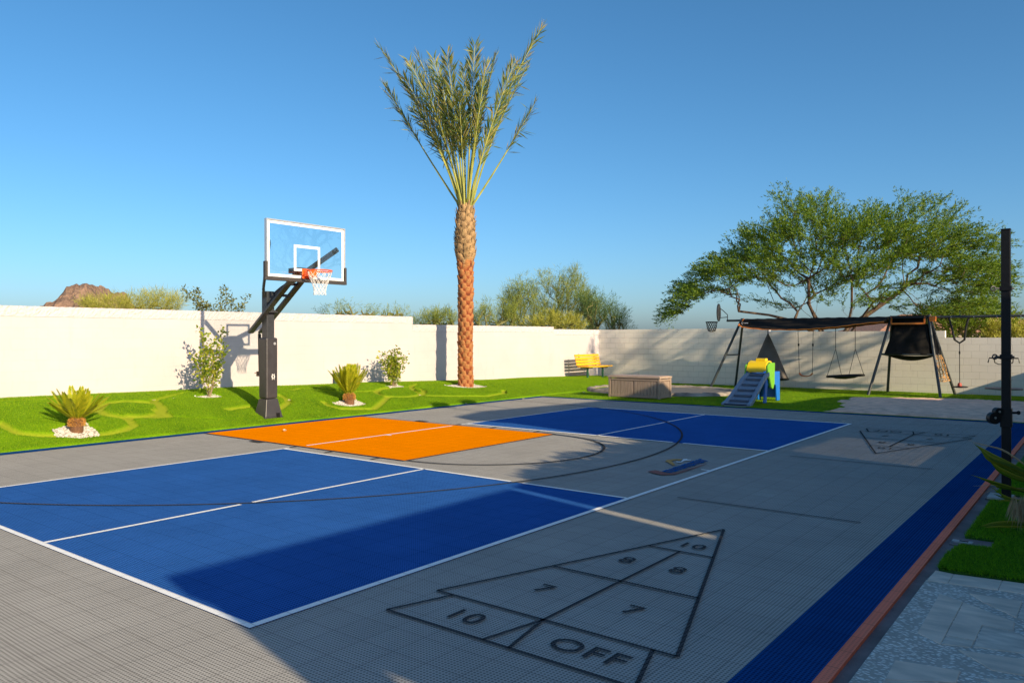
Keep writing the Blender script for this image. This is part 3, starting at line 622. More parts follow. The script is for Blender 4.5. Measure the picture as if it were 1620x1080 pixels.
def branch_mesh(P, par, cnt, r0, rmin, k=5, pw=.5):
    tot = cnt[0] if cnt[0] > 0 else cnt.max(); rad = np.maximum(rmin, r0 * (np.maximum(cnt, .5) / tot) ** pw)
    V = []; I = []; n = 0
    e = [i for i in range(1, len(P))]; A = P[par[e]]; B = P[e]; D = B - A; L = np.linalg.norm(D, axis=1) + 1e-9; T = D / L[:, None]
    up = np.where(np.abs(T[:, 2:3]) > .9, np.array([[1., 0, 0]]), np.array([[0, 0, 1.]])); X = np.cross(T, up); X /= np.linalg.norm(X, axis=1)[:, None]; Yv = np.cross(T, X)
    rb = rad[e]; ra = np.minimum(rad[par[e]], rb * 1.6); an = np.arange(k) * 2 * np.pi / k
    ring_ = X[:, None] * np.cos(an)[None, :, None] + Yv[:, None] * np.sin(an)[None, :, None]
    VA = A[:, None] - T[:, None] * (ra * .3)[:, None, None] + ring_ * ra[:, None, None]; VB = B[:, None] + T[:, None] * (rb * .3)[:, None, None] + ring_ * rb[:, None, None]
    V = np.concatenate([VA, VB], 1).reshape(-1, 3); q = np.arange(k); f = np.stack([q, (q + 1) % k, (q + 1) % k + k, q + k], 1)
    I = f[None] + (np.arange(len(e)) * 2 * k)[:, None, None]
    return V, I.reshape(-1, 4)
def leaf_sprays(P, par, ends, center, per, spread, ll, lw, droop=-.1, out=.7, up=.0, seed=3, flatz=1.0):
    """leaves set along a short drooping twig at every branch end"""
    r = np.random.default_rng(seed); E = P[ends]; D = unit(E - P[par[ends]]) * .6 + unit(E - center) * out + np.array([0, 0, up]); D = unit(D + r.normal(0, .25, D.shape))
    tt = r.uniform(-.25, 1, (len(E), per)); k = r.integers(0, 3, (len(E), per)); off = r.normal(0, .22, (len(E), 3, 3)); DD = unit(D[:, None] + off)          # three twigs per end
    tw = DD[np.arange(len(E))[:, None], k]; C = E[:, None] + tw * (tt * spread)[..., None] + np.array([0, 0, 1.]) * (droop * tt ** 2 * spread)[..., None] + r.normal(0, .03 * spread, (len(E), per, 3))
    T = unit(tw * .8 + r.normal(0, .55, C.shape) * np.array([1, 1, flatz])); S = unit(np.cross(T, r.normal(0, 1, C.shape)))
    C = C.reshape(-1, 3); T = T.reshape(-1, 3); S = S.reshape(-1, 3); n = len(C)
    return quads(C, T, S, ll * r.uniform(.6, 1.3, n), lw * r.uniform(.7, 1.2, n))
def crown_pts(cx, cy, prof, n, flat=.8, seed=1, hollow=.45):
    """points in a crown: prof = [(half lateral offset, z bottom, z top)] across the view; depth follows an ellipse"""
    r = np.random.default_rng(seed); L = np.array([p[0] for p in prof]); zb = np.array([p[1] for p in prof]); zt = np.array([p[2] for p in prof]); out = []
    lm = (L[0] + L[-1]) / 2; hw = (L[-1] - L[0]) / 2
    while len(out) < n:
        l = r.uniform(L[0], L[-1]); de = flat * math.sqrt(max(0, hw ** 2 - (l - lm) ** 2)); d = r.uniform(-de, de); k = math.sqrt(max(0, 1 - (d / (flat * hw)) ** 2))
        b = np.interp(l, L, zb); t_ = np.interp(l, L, zt); mid = b + (t_ - b) * .25; top = mid + (t_ - mid) * k; u = r.uniform(0, 1) ** .75
        if u < hollow and r.uniform() < .45: continue
        z = b + (top - b) * u; out.append((cx + RT.x * l + F_.x * d, cy + RT.y * l + F_.y * d, z))
    return np.array(out)
M_BARK = mat('mesquite_bark', (.13, .085, .055), .95, col2=(.05, .032, .022), scale=9, bump=.02, bscale=20)
M_BARK2 = mat('palo_verde_bark', (.20, .19, .07), .8, var=.3)
def plant(t, name, root, pts, r0, rmin, leafargs, lm, bark, bf=.35, sub=.35, jit=.06, starts=None, seed=1, crown='crown', pw=.5):
    P, par, cnt, ends = grow(root, pts, bf, sub, jit, starts, seed); o = np.array(t.location)
    V, I = branch_mesh(P, par, cnt, r0, rmin, 5, pw); me = fastmesh(name, V - o, len(I), I, 4); me.polygons.foreach_set('use_smooth', [True] * len(me.polygons)); link('trunk', me, bark, t)
    V, I = leaf_sprays(P, par, ends, **leafargs); me = fastmesh(crown, V - o, len(I), I, 4); link(crown, me, lm, t)
M_MESQ = leaf_mat('mesquite_leaf', [(.025, .065, .012), (.085, .165, .014), (.17, .26, .02), (.05, .12, .012), (.27, .34, .03)], .55, .35)
def mesquite():
    D = 31.0; s = D / FPX; c = at(1310, 533.5, D)
    t = thing('mesquite_tree', 'wide spreading green mesquite tree behind the back wall and swing set', 'tree', (c.x, c.y, -.08))
    pr = [(1048, 492, 502), (1062, 474, 496), (1080, 448, 478), (1100, 425, 490), (1118, 402, 486), (1150, 384, 482), (1180, 362, 480), (1205, 338, 482), (1225, 312, 486), (1260, 302, 490), (1310, 298, 493), (1340, 332, 493), (1375, 322, 493), (1410, 310, 497), (1450, 314, 500), (1490, 342, 500), (1520, 362, 500), (1545, 388, 498), (1565, 408, 480), (1574, 426, 440)]
    pr = [(x, yt, yb - (9 if x < 1125 else 0)) for x, yt, yb in pr]
    pr = [(1310 + (x - 1310) * (.915 if x < 1310 else .965), yt + 5, yb) for x, yt, yb in pr]
    prof = [((x - 1310) * s, CAM.z + (533.5 - yb) * s, CAM.z + (533.5 - yt) * s) for x, yt, yb in pr]
    pts = crown_pts(c.x, c.y, prof, 1700, .62, 5, .5)
    r0_ = np.random.default_rng(77); lat = (pts - np.array(c)) @ np.array(RT); pts = pts[(lat > -3.2) | (r0_.uniform(size=len(pts)) > .5)]
    # break the crown into clumps: pull points toward a few hundred clump centres
    r = np.random.default_rng(9); cc = pts[r.choice(len(pts), 240, False)]; dd = np.linalg.norm(pts[:, None] - cc[None], axis=2); near = cc[dd.argmin(1)]; pts = pts + (near - pts) * np.array([.30, .30, .72])
    root = (c.x, c.y, -.1); L = lambda l, d, z: (c.x + RT.x * l + F_.x * d, c.y + RT.y * l + F_.y * d, z)
    st = [[L(-.2, 0, 1.1), L(-.55, .1, 1.9), L(-1.3, .2, 2.35), L(-2.3, .2, 2.6), L(-3.6, 0, 2.75)], [L(-.15, -.1, 1.2), L(-.5, -.3, 2.1), L(-1.0, -.6, 3.0), L(-1.1, -.8, 4.0)], [L(.25, .1, 1.2), L(.75, 0, 2.0), L(1.0, .1, 2.9), L(1.1, .3, 4.2)],
          [L(.3, .2, 1.3), L(.9, .2, 2.1), L(1.9, .1, 2.8), L(3.0, 0, 3.6)], [L(.1, .3, 1.2), L(.2, 1.2, 2.2), L(.1, 2.4, 3.2)], [L(.2, -.3, 1.1), L(.5, -1.3, 2.1), L(.7, -2.4, 3.0)]]
    plant(t, 'branches', root, pts, .20, .006, dict(center=np.array([c.x, c.y, 1.6]), per=84, spread=.90, ll=.13, lw=.032, droop=-.26, out=1.05, up=-.05, seed=4, flatz=.45), M_MESQ, M_BARK, .30, .35, .06, st, 2, pw=.62)
mesquite()
M_PV = leaf_mat('palo_verde_twig', [(.24, .27, .03), (.38, .38, .05), (.46, .42, .08), (.18, .22, .03)], .6, .25)
M_PVG = leaf_mat('palo_verde_green_twig', [(.11, .17, .03), (.22, .28, .045), (.33, .34, .06), (.15, .21, .035)], .6, .25)
def palo(label, px0, px1, ytop, D, n, seed, lm, prof=None, per=50, ll=.16, lw=.012, spread=.75, up=.55, ybot=545, grp=None, droop=-.12, name='palo_verde_tree'):
    s = D / FPX; xm = (px0 + px1) / 2; c = at(xm, 533.5, D); t = thing(name, label, 'tree', (c.x, c.y, -.08), grp)
    if prof is None: prof = [(px0, ytop + (530 - ytop) * .75), (px0 * .75 + px1 * .25, ytop + (530 - ytop) * .2), (xm, ytop), (px0 * .25 + px1 * .75, ytop + (530 - ytop) * .2), (px1, ytop + (530 - ytop) * .75)]
    pr = [((x - xm) * s, CAM.z + (533.5 - ybot) * s, CAM.z + (533.5 - y) * s) for x, y in prof]
    pts = crown_pts(c.x, c.y, pr, n, .7, seed, .4)
    plant(t, 'branches', (c.x, c.y, -.1), pts, .16, .008, dict(center=np.array([c.x, c.y, .2]), per=per, spread=spread, ll=ll, lw=lw, droop=droop, out=.5, up=up, seed=seed), lm, M_BARK2, .5, .4, .07, None, seed)
palo('yellow green wispy palo verde tree beyond the left wall, in front of the mountain', 142, 282, 459, 30, 190, 11, M_PV, [(142, 492), (170, 490), (195, 486), (225, 481), (245, 476), (262, 478), (275, 484), (284, 492)], 40, .30, .011, .70, 1.2, 500)
palo('tall feathery palo verde tree behind the wall, right of the date palm', 800, 935, 418, 36, 420, 12, M_PVG, [(797, 480), (812, 458), (830, 444), (850, 446), (875, 434), (905, 431), (915, 447), (925, 468), (940, 490)], 62, .24, .013, .70, .8)
palo('loose green palo verde beside the date palm trunk', 738, 815, 462, 33, 80, 13, M_PVG, [(738, 500), (760, 492), (785, 484), (815, 492)], 60, .2, .013, .6, .8, 530)
palo('dark green bushy tree at the corner of the two walls', 925, 988, 455, 34, 170, 14, leaf_mat('dark_bush_leaf', [(.05, .10, .03), (.09, .16, .04), (.15, .22, .06)], .6, .25), [(918, 478), (930, 470), (950, 474), (968, 486), (990, 520)], 46, .2, .014, .7, .3, 535)
palo('low grey green brush behind the wall, left of the date palm', 655, 725, 485, 30, 80, 15, M_PVG, [(655, 514), (670, 508), (690, 500), (705, 500), (715, 502), (722, 512)], 42, .2, .013, .5, .9, 520)
palo('low yellow palo verde brush below the tall palo verde', 850, 915, 495, 31, 110, 16, M_PV, [(835, 518), (855, 510), (880, 504), (905, 508), (920, 518)], 50, .2, .015, .5, .7, 530)
palo('bright green bushy tree behind the back wall near the tall post', 1470, 1590, 480, 33, 260, 17, leaf_mat('bright_bush_leaf', [(.08, .15, .015), (.15, .24, .02), (.22, .28, .03), (.05, .10, .012)], .55, .35), [(1455, 505), (1480, 485), (1510, 478), (1540, 474), (1572, 482), (1600, 512)], 90, .12, .035, .6, .2, 548, name='bushy_tree')
palo('pale green desert scrub at the right edge, behind the back wall', 1575, 1640, 505, 31, 110, 18, M_PV, [(1570, 520), (1590, 514), (1615, 518), (1645, 515)], 80, .14, .02, .5, .4, 550, name='desert_shrub')
palo('thin sparse brush tops over the wall, right of the hoop', 505, 600, 482, 30, 40, 19, M_PVG, [(505, 495), (535, 490), (555, 482), (575, 492), (600, 492)], 30, .14, .014, .45, .7, 505, name='desert_shrub')
palo('faint sparse brush tops over the wall, next to the wall step', 600, 655, 490, 30, 20, 20, M_PVG, [(600, 496), (620, 489), (655, 496)], 30, .14, .014, .4, .7, 508, name='desert_shrub')
# creosote behind the left wall: separate leafy stems
def stems_bush(t, stems, leafm, stemm, per, ll, lw, blob, seed, sr=.012, spiral=False):
    r = np.random.default_rng(seed); o = np.array(t.location); CV = []; TT = []; SS = []
    mb = MB(t.location)
    for st in stems:
        P = [Vector(p) for p in st['p']]; L = [0]
        for a, b in zip(P[:-1], P[1:]): L.append(L[-1] + (b - a).length)
        mb.tube(P, [sr * (1 - .7 * l / L[-1]) for l in L], 5)
        for i in range(per):
            l = (st.get('s', .15) + (1 - st.get('s', .15)) * r.uniform() ** .8) * L[-1]; k = max(j for j in range(len(L) - 1) if L[j] <= l + 1e-6); f = (l - L[k]) / max(1e-6, L[k + 1] - L[k]); p = P[k].lerp(P[k + 1], min(1, f))
            dr = unit(r.normal(0, 1, 3) + np.array([0, 0, .35])); q = np.array(p) + dr * r.uniform(.0, 1) * blob * st.get('w', 1); CV.append(q); TT.append(unit(dr + r.normal(0, .4, 3))); SS.append(unit(np.cross(TT[-1], r.normal(0, 1, 3))))
    mb.build('stem', stemm, t, smooth=True)
    CV = np.array(CV); n = len(CV); V, I = quads(CV, np.array(TT), np.array(SS), ll * r.uniform(.6, 1.3, n), lw * r.uniform(.7, 1.2, n)); me = fastmesh('foliage', V - o, len(I), I, 4); link('foliage', me, leafm, t)
M_CREO = leaf_mat('creosote_leaf', [(.07, .08, .02), (.14, .15, .03), (.22, .21, .04)], .5, .3)
D = 25.0
for lb, gp in (('dark leafy desert bush stem over the wall, nearer the mountain', [[(318, 545), (320, 500), (314, 480), (300, 468), (289, 454)], [(320, 520), (322, 482), (316, 470), (312, 458)], [(318, 505), (330, 490), (316, 485)], [(316, 480), (306, 465), (311, 456)]]),
               ('dark leafy desert bush with several upright stems over the wall, left of hoop post', [[(355, 545), (352, 500), (345, 490), (330, 485), (324, 480)], [(358, 545), (356, 490), (358, 465), (355, 453)], [(360, 545), (366, 490), (367, 468)], [(364, 545), (376, 495), (386, 478), (393, 467)], [(362, 530), (380, 490), (381, 488)], [(357, 520), (347, 478), (352, 465)]])):
    b = at(gp[0][0][0], 545, D); t = thing('desert_bush', lb, 'bush', (b.x, b.y, -.08))
    st = [dict(p=[Vector((b.x, b.y, -.1))] + [at(x, y, D + .25 * k) for x, y in g_], s=.3, w=1) for k, g_ in enumerate(gp)]
    stems_bush(t, st, M_CREO, M_BARK, 260, .11, .05, .15, 31)
# neighbour's house roof beyond the back wall
M_TILE = mat('red_roof_tile', (.42, .21, .13), .9, var=.25, scale=14, bump=.03, bscale=12, stretch=(1, .2, 1))
def neighbour():
    D = 46; a = at(1352, 528, D); b = at(1425, 508, D); c = at(1452, 508, D)
    t = thing('neighbour_house', 'tan neighbouring house with a low red tile roof behind the back wall', 'house', (at(1430, 533, D + 4).x, at(1430, 533, D + 4).y, 0))
    ctr = t.location; mb = MB(ctr); hw = 5.0
    A = [ctr + RT * x + F_ * y for x, y in ((-3.4, -3.5), (9, -3.5), (9, 3.5), (-3.4, 3.5))]
    ze = 1.95; zr = 3.15; Rg = [ctr + RT * -.2 + Vector((0, 0, zr)), ctr + RT * 6 + Vector((0, 0, zr))]
    vs = [q + Vector((0, 0, ze)) for q in A] + Rg; mb.add(vs, [[0, 1, 5, 4], [1, 2, 5], [2, 3, 4, 5], [3, 0, 4], [3, 2, 1, 0]]); mb.build('roof', M_TILE, t)
    mb = MB(ctr)
    A2 = [ctr + RT * x + F_ * y for x, y in ((-3.0, -3.1), (8.6, -3.1), (8.6, 3.1), (-3.0, 3.1))]
    mb.add([q + Vector((0, 0, -.08)) for q in A2] + [q + Vector((0, 0, 1.94)) for q in A2], [[0, 1, 5, 4], [1, 2, 6, 5], [2, 3, 7, 6], [3, 0, 4, 7], [4, 5, 6, 7]]); mb.build('wall', M_STU, t)
neighbour()
# shade tree standing right of the frame; its crown dapples the back wall
def shade_tree():
    t = thing('mesquite_tree', 'leafy mesquite tree right of the frame, dappling the back wall', 'tree', (15.2, 20.2, -.08)); r = np.random.default_rng(21); n = 230
    d = unit(r.normal(0, 1, (n, 3))) * (r.uniform(0, 1, (n, 1)) ** .4); pts = np.array([15.2, 19.35, 7.0]) + d * np.array([4.4, 1.5, 2.9])
    plant(t, 'branches', (15.2, 20.2, -.1), pts, .25, .012, dict(center=np.array([15.2, 19.4, 4.]), per=26, spread=.6, ll=.14, lw=.05, droop=-.2, out=.6, up=.1, seed=8), M_MESQ, M_BARK, .4, .4, .07, None, 8)
shade_tree()

# ------------------------------------------------------------------ date palm
def date_palm():
    bz = float(HF(-4.61, 14.08)); B = Vector((-4.61, 14.08, bz)); D = (B - CAM).dot(F_); s = D / FPX
    t = thing('date_palm', 'tall date palm with orange scaly trunk and upright bound fronds', 'tree', B)
    Z = lambda y: CAM.z + (533.5 - y) * s
    # trunk: rows of leaf-base bosses
    n = 120; rows = []; zt = Z(322); zmid = Z(412); prof = [(Z(612), 11.3), (Z(560), 11.2), (Z(480), 11.3), (Z(425), 11.8), (Z(412), 13.5), (Z(400), 16.6), (Z(385), 16.2), (Z(345), 14.5), (Z(328), 11.5), (Z(322), 8)]
    pz = [q[0] for q in prof]; pr = [q[1] * s for q in prof]; zs = np.linspace(bz - .05, zt, 420); an = np.arange(n) * 2 * np.pi / n
    V = np.zeros((len(zs), n, 3)); hgt = np.zeros((len(zs), n)); up_ = np.zeros((len(zs), n))
    rowh = .125; per = 6; jr = np.random.default_rng(5); JA = jr.normal(0, .10, (80, per)); JV = jr.normal(0, .14, (80, per)); JM = jr.uniform(.65, 1.2, (80, per)); lf = [jr.uniform(0, 6.28) for _ in range(4)]
    for i, z in enumerate(zs):
        Rr = np.interp(z, pz, pr); u = (z - bz) / rowh; best = np.zeros(n); bv = np.zeros(n); top_ = z >= zmid
        for row in range(math.floor(u) - 3, math.floor(u) + 2):
            for k in range(per):
                v = (u - row + JV[row % 80, k]) / 2.0              # 0..1 up the cut leaf base
                if v < 0 or v > 1: continue
                a0 = 2 * np.pi * (k + .5 * (row % 2)) / per + JA[row % 80, k]; da = (an - a0 + np.pi) % (2 * np.pi) - np.pi; xx = da / (np.pi / per * 1.15)
                hw = 1.08 - .62 * v; f = np.clip(1 - np.abs(xx / hw) ** 2.4, 0, 1) ** .5 * (.12 + .88 * v ** .8) * JM[row % 80, k] * (1 if v < .9 else (1 - v) * 10)
                bv = np.where(f > best, v, bv); best = np.maximum(best, f)
        amp = .060 if not top_ else .050
        rr = Rr * .90 + amp * best + rng.normal(0, .0022, n) + .008 * np.sin(3 * an + lf[0] + z * 2)
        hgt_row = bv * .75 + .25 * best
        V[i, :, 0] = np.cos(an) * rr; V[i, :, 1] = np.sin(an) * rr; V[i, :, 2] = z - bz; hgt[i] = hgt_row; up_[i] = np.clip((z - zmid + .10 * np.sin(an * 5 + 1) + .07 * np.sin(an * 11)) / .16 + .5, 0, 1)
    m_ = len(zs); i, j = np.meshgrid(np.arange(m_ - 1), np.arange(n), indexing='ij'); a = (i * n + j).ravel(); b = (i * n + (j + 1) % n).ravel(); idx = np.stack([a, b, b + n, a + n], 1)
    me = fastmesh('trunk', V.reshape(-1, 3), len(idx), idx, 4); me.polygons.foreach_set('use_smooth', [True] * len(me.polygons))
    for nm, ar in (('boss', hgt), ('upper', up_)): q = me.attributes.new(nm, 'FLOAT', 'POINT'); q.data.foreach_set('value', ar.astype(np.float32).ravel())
    m, nt, bs, out = base_mat('date_palm_bark'); L = nt.links.new
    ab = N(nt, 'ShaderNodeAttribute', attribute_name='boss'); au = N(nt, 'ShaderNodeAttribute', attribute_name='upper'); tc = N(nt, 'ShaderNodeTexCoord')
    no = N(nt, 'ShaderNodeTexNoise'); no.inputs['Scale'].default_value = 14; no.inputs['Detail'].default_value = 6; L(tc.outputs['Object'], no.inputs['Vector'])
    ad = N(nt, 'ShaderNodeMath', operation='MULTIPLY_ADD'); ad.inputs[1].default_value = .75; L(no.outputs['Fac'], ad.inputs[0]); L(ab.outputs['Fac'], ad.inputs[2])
    c1 = N(nt, 'ShaderNodeValToRGB'); e = c1.color_ramp.elements; e[0].position = .25; e[0].color = (.055, .014, .006, 1); e[1].position = 1.0; e[1].color = (.40, .17, .055, 1); q = e.new(.70); q.color = (.27, .058, .014, 1); L(ad.outputs[0], c1.inputs[0])  # both bark ramps put crevice shade into the colour; cut lips are paler
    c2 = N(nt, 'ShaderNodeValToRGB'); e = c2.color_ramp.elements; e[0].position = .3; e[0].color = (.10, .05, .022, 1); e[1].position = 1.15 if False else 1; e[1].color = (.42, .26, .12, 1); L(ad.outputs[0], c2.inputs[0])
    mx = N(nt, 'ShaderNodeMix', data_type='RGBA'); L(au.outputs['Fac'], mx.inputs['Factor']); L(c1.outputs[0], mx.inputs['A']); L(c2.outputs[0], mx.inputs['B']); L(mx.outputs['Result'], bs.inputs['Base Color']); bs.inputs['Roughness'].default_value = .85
    mp = N(nt, 'ShaderNodeMapping'); mp.inputs['Scale'].default_value = (1, 1, 5); L(tc.outputs['Object'], mp.inputs[0]); n2 = N(nt, 'ShaderNodeTexNoise'); n2.inputs['Scale'].default_value = 16; n2.inputs['Detail'].default_value = 6; L(mp.outputs[0], n2.inputs['Vector'])
    bp = N(nt, 'ShaderNodeBump'); bp.inputs['Distance'].default_value = .02; L(n2.outputs['Fac'], bp.inputs['Height']); L(bp.outputs[0], bs.inputs['Normal'])
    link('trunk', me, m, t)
    # ragged cut leaf stubs on the upper trunk
    mb = MB(B)
    for k in range(230):
        z = rnd.uniform(Z(414), Z(322)); a = rnd.uniform(0, 2 * math.pi); Rr = float(np.interp(z, pz, pr)); d = Vector((math.cos(a), math.sin(a), 0)); c = Vector((B.x, B.y, z)) + d * Rr * .93
        up = Vector((0, 0, 1)); tip = c + d * rnd.uniform(.02, .075) + up * rnd.uniform(.08, .22); sd_ = d.cross(up) * rnd.uniform(.02, .045); th = d * .014
        mb.add([c - sd_, c + sd_, c + sd_ + th, c - sd_ + th, tip - sd_ * .55, tip + sd_ * .55, tip + sd_ * .4 + th * .5, tip - sd_ * .4 + th * .5], [[0, 1, 5, 4], [1, 2, 6, 5], [2, 3, 7, 6], [3, 0, 4, 7], [4, 5, 6, 7]])
    mb.build('leaf_stub', mat('cut_leaf_base', (.40, .26, .12), .9, col2=(.16, .09, .04), scale=10), t)
    M_PET = mat('palm_petiole', (.44, .42, .09), .5, col2=(.22, .25, .05), scale=3); M_FR = leaf_mat('date_palm_leaflet', [(.035, .065, .018), (.08, .13, .03), (.16, .21, .045), (.28, .29, .06), (.40, .30, .11)], .65, .3)
    base = Vector((B.x, B.y, Z(330)))
    tips = [(603, 76, 0, 1.1), (611, 135, .9, 1.1), (661, 84, -.4, 1), (686, 92, .7, .9), (708, 87, -.9, 1), (727, 150, -1.0, .9), (752, 72, -.5, 1.15), (785, 89, .4, 1), (857, 46, -.2, 1.25), (834, 107, .8, 1), (847, 163, .2, .9), (672, 130, -1.2, 1), (652, 170, 1.3, .8), (640, 122, -.9, .9), (735, 105, 1.0, 1), (765, 135, 1.4, .8), (815, 100, -.9, 1), (700, 130, -.3, 1), (678, 105, 1.2, 1), (770, 102, -.8, 1), (648, 96, .6, 1)]
    for fi, (x, y, dd, dens) in enumerate(tips):
        tip = at(x, y, D + dd); lat = tip - base; lz = Vector((lat.x, lat.y, 0)); ang = math.atan2(lz.y, lz.x)
        b0 = base + (lz.normalized() if lz.length > .1 else Vector((1, 0, 0))) * rnd.uniform(.05, .17) + Vector((0, 0, rnd.uniform(-.15, .1)))
        low = fi in (1, 10); cp = b0 + Vector((lz.x, lz.y, 0)) * (.42 if low else .24) + Vector((0, 0, lat.z * (.40 if low else .47)))
        Np = 26; C = [b0.lerp(cp, k / Np).lerp(cp.lerp(tip, k / Np), k / Np) for k in range(Np + 1)]
        mb = MB(B); mb.tube(C, [.031 * (1 - .85 * k / Np) + .004 for k in range(Np + 1)], 5); mb.mi = 0
        cv = []; tv = []; sv = []; lv = []; wv = []
        rl = rnd.uniform(-.7, .7); cr_, sr_ = math.cos(rl), math.sin(rl)
        s0 = .56 if low else rnd.uniform(.32, .50)
        n = int(84 * dens); outw = (lz.normalized() if lz.length > .2 else Vector((rnd.uniform(-1, 1), rnd.uniform(-1, 1), 0)).normalized())
        for k in range(n):
            f = s0 + (1 - s0) * (k + .5) / n; q = f * Np; i = min(Np - 1, int(q)); p = C[i].lerp(C[i + 1], q - i); tg = (C[i + 1] - C[i]).normalized(); sd_ = tg.cross(outw).normalized(); nn = sd_.cross(tg); sd_, nn = (sd_ * cr_ + nn * sr_), (nn * cr_ - sd_ * sr_)
            for sg in (-1, 1):
                open_ = .56 + .10 * math.sin(k * .7 + fi); d = (tg * 1.0 + sd_ * sg * open_ * rnd.uniform(.6, 1.4) + nn * rnd.uniform(-.35, .3)).normalized()
                if rnd.random() < .08: d = (d + Vector((rnd.uniform(-1, 1), rnd.uniform(-1, 1), rnd.uniform(-1.2, 0)))).normalized()
                cv.append(p); tv.append(d); sv.append(d.cross(nn + Vector((rnd.uniform(-.6, .6), rnd.uniform(-.6, .6), 0))).normalized()); ll = .50 * (.55 + .45 * math.sin(math.pi * min(.62, (f - s0) / (1 - s0) * .9 + .15))) * rnd.uniform(.8, 1.15)
                if f > .93: ll *= .75
                lv.append(ll); wv.append(.033)
        V, I = quads(np.array(cv), np.array(tv), np.array(sv), np.array(lv), np.array(wv)); o = mb.build('frond', [M_PET], t, smooth=True)
        n0 = len(mb.v)
        me = bpy.data.meshes.new('frond'); AV = [tuple(q) for q in mb.v] + [tuple(np.array(q) - np.array(B)) for q in V]; me.from_pydata(AV, [], mb.f + [[int(a) + n0 for a in f] for f in I]); me.polygons.foreach_set('material_index', [0] * len(mb.f) + [1] * len(I))
        me.materials.append(M_PET); me.materials.append(M_FR); o.data = me
date_palm()

# ------------------------------------------------------------------ cycads and shrubs in the lawn
M_CYF = leaf_mat('cycad_leaflet', [(.22, .28, .012), (.34, .38, .018), (.46, .46, .025), (.52, .48, .04)], .4, .4)
M_CYT = mat('cycad_trunk', (.16, .075, .035), .95, var=.35, scale=30, bump=.015, bscale=50); M_FUZ = leaf_mat('orange_fuzz', [(.55, .28, .06), (.65, .36, .10), (.40, .20, .05)], .9, .2)
def cycad(x, y, label, nf, L0, open_lo, open_hi, seed, tr, th):
    r = random.Random(seed); z = float(HF(x, y)) + .02; t = thing('cycad', label, 'plant', (x, y, z), 'cycads in white gravel rings on the lawn')
    mb = MB(t.location); mb.lathe(t.location, [(tr * .95, -.05), (tr * 1.02, th * .3), (tr, th * .7), (tr * .7, th), (tr * .3, th * 1.05)], 20); mb.build('trunk', M_CYT, t, smooth=True)
    cv, tv, sv = [], [], []
    for k in range(900):
        a = r.uniform(0, 6.283); f = r.uniform(.4, 1.1); rr = tr * (1.03 if f < .75 else 1.03 * math.sqrt(max(0.05, 1 - ((f - .75) / .36) ** 2))); p = t.location + Vector((math.cos(a) * rr, math.sin(a) * rr, th * f)); d = Vector((math.cos(a), math.sin(a), r.uniform(.2, 1.6))).normalized(); cv.append(p); tv.append(d); sv.append(d.cross(Vector((r.uniform(-1, 1), r.uniform(-1, 1), r.uniform(-1, 1)))).normalized())
    V, I = quads(np.array(cv), np.array(tv), np.array(sv), np.full(len(cv), .045), np.full(len(cv), .008)); me = fastmesh('fuzz', V - np.array(t.location), len(I), I, 4); link('fuzz', me, M_FUZ, t)
    for k in range(nf):
        a = k * 2.399 + r.uniform(-.2, .2); f = ((k + .5) / nf); el = R(open_hi + (open_lo - open_hi) * f + r.uniform(-5, 5)); L = L0 * r.uniform(.85, 1.1)
        d = Vector((math.cos(a) * math.cos(el), math.sin(a) * math.cos(el), math.sin(el))); b0 = t.location + Vector((math.cos(a) * tr * .4, math.sin(a) * tr * .4, th * .95)); sd_ = Vector((-math.sin(a), math.cos(a), 0)); nn = d.cross(sd_)
        Np = 12; C = [b0 + d * L * q / Np + Vector((0, 0, -1)) * L * .10 * (q / Np) ** 2 for q in range(Np + 1)]; mb = MB(t.location); mb.tube(C, [.007 * (1 - .7 * q / Np) for q in range(Np + 1)], 4)
        cv, tv, sv, lv = [], [], [], []
        for q in range(34):
            f2 = .10 + .9 * q / 34; w_ = f2 * Np; i = min(Np - 1, int(w_)); p = C[i].lerp(C[i + 1], w_ - i); tg = (C[i + 1] - C[i]).normalized()
            for sg in (-1, 1): dd = (tg * (.75 + .5 * f2) + sd_ * sg * .75 + nn * (-.32)).normalized(); cv.append(p); tv.append(dd); sv.append(dd.cross(nn).normalized()); lv.append(L * .19 * math.sin(math.pi * (.12 + .80 * f2)) + .02)
        V, I = quads(np.array(cv), np.array(tv), np.array(sv), np.array(lv), np.full(len(cv), .018)); n0 = len(mb.v); o = mb.build('frond', [M_CYF], t)
        me = bpy.data.meshes.new('frond'); me.from_pydata([tuple(q) for q in mb.v] + [tuple(np.array(q) - np.array(t.location)) for q in V], [], mb.f + [[int(a_) + n0 for a_ in f_] for f_ in I]); me.materials.append(M_CYF); o.data = me
cycad(-3.50, 3.02, 'wide spreading cycad with orange woolly base on the left lawn', 26, .57, 32, 80, 4, .10, .22)
cycad(-3.72, 9.02, 'upright narrow cycad in front of the wall, right of the hoop', 26, .74, 52, 83, 6, .115, .22)
M_SHL = leaf_mat('citrus_shrub_leaf', [(.08, .15, .015), (.17, .25, .02), (.28, .34, .03), (.46, .44, .05), (.06, .12, .015)], .4, .4)
M_SHS = mat('pale_shrub_stem', (.28, .20, .13), .8, var=.2)
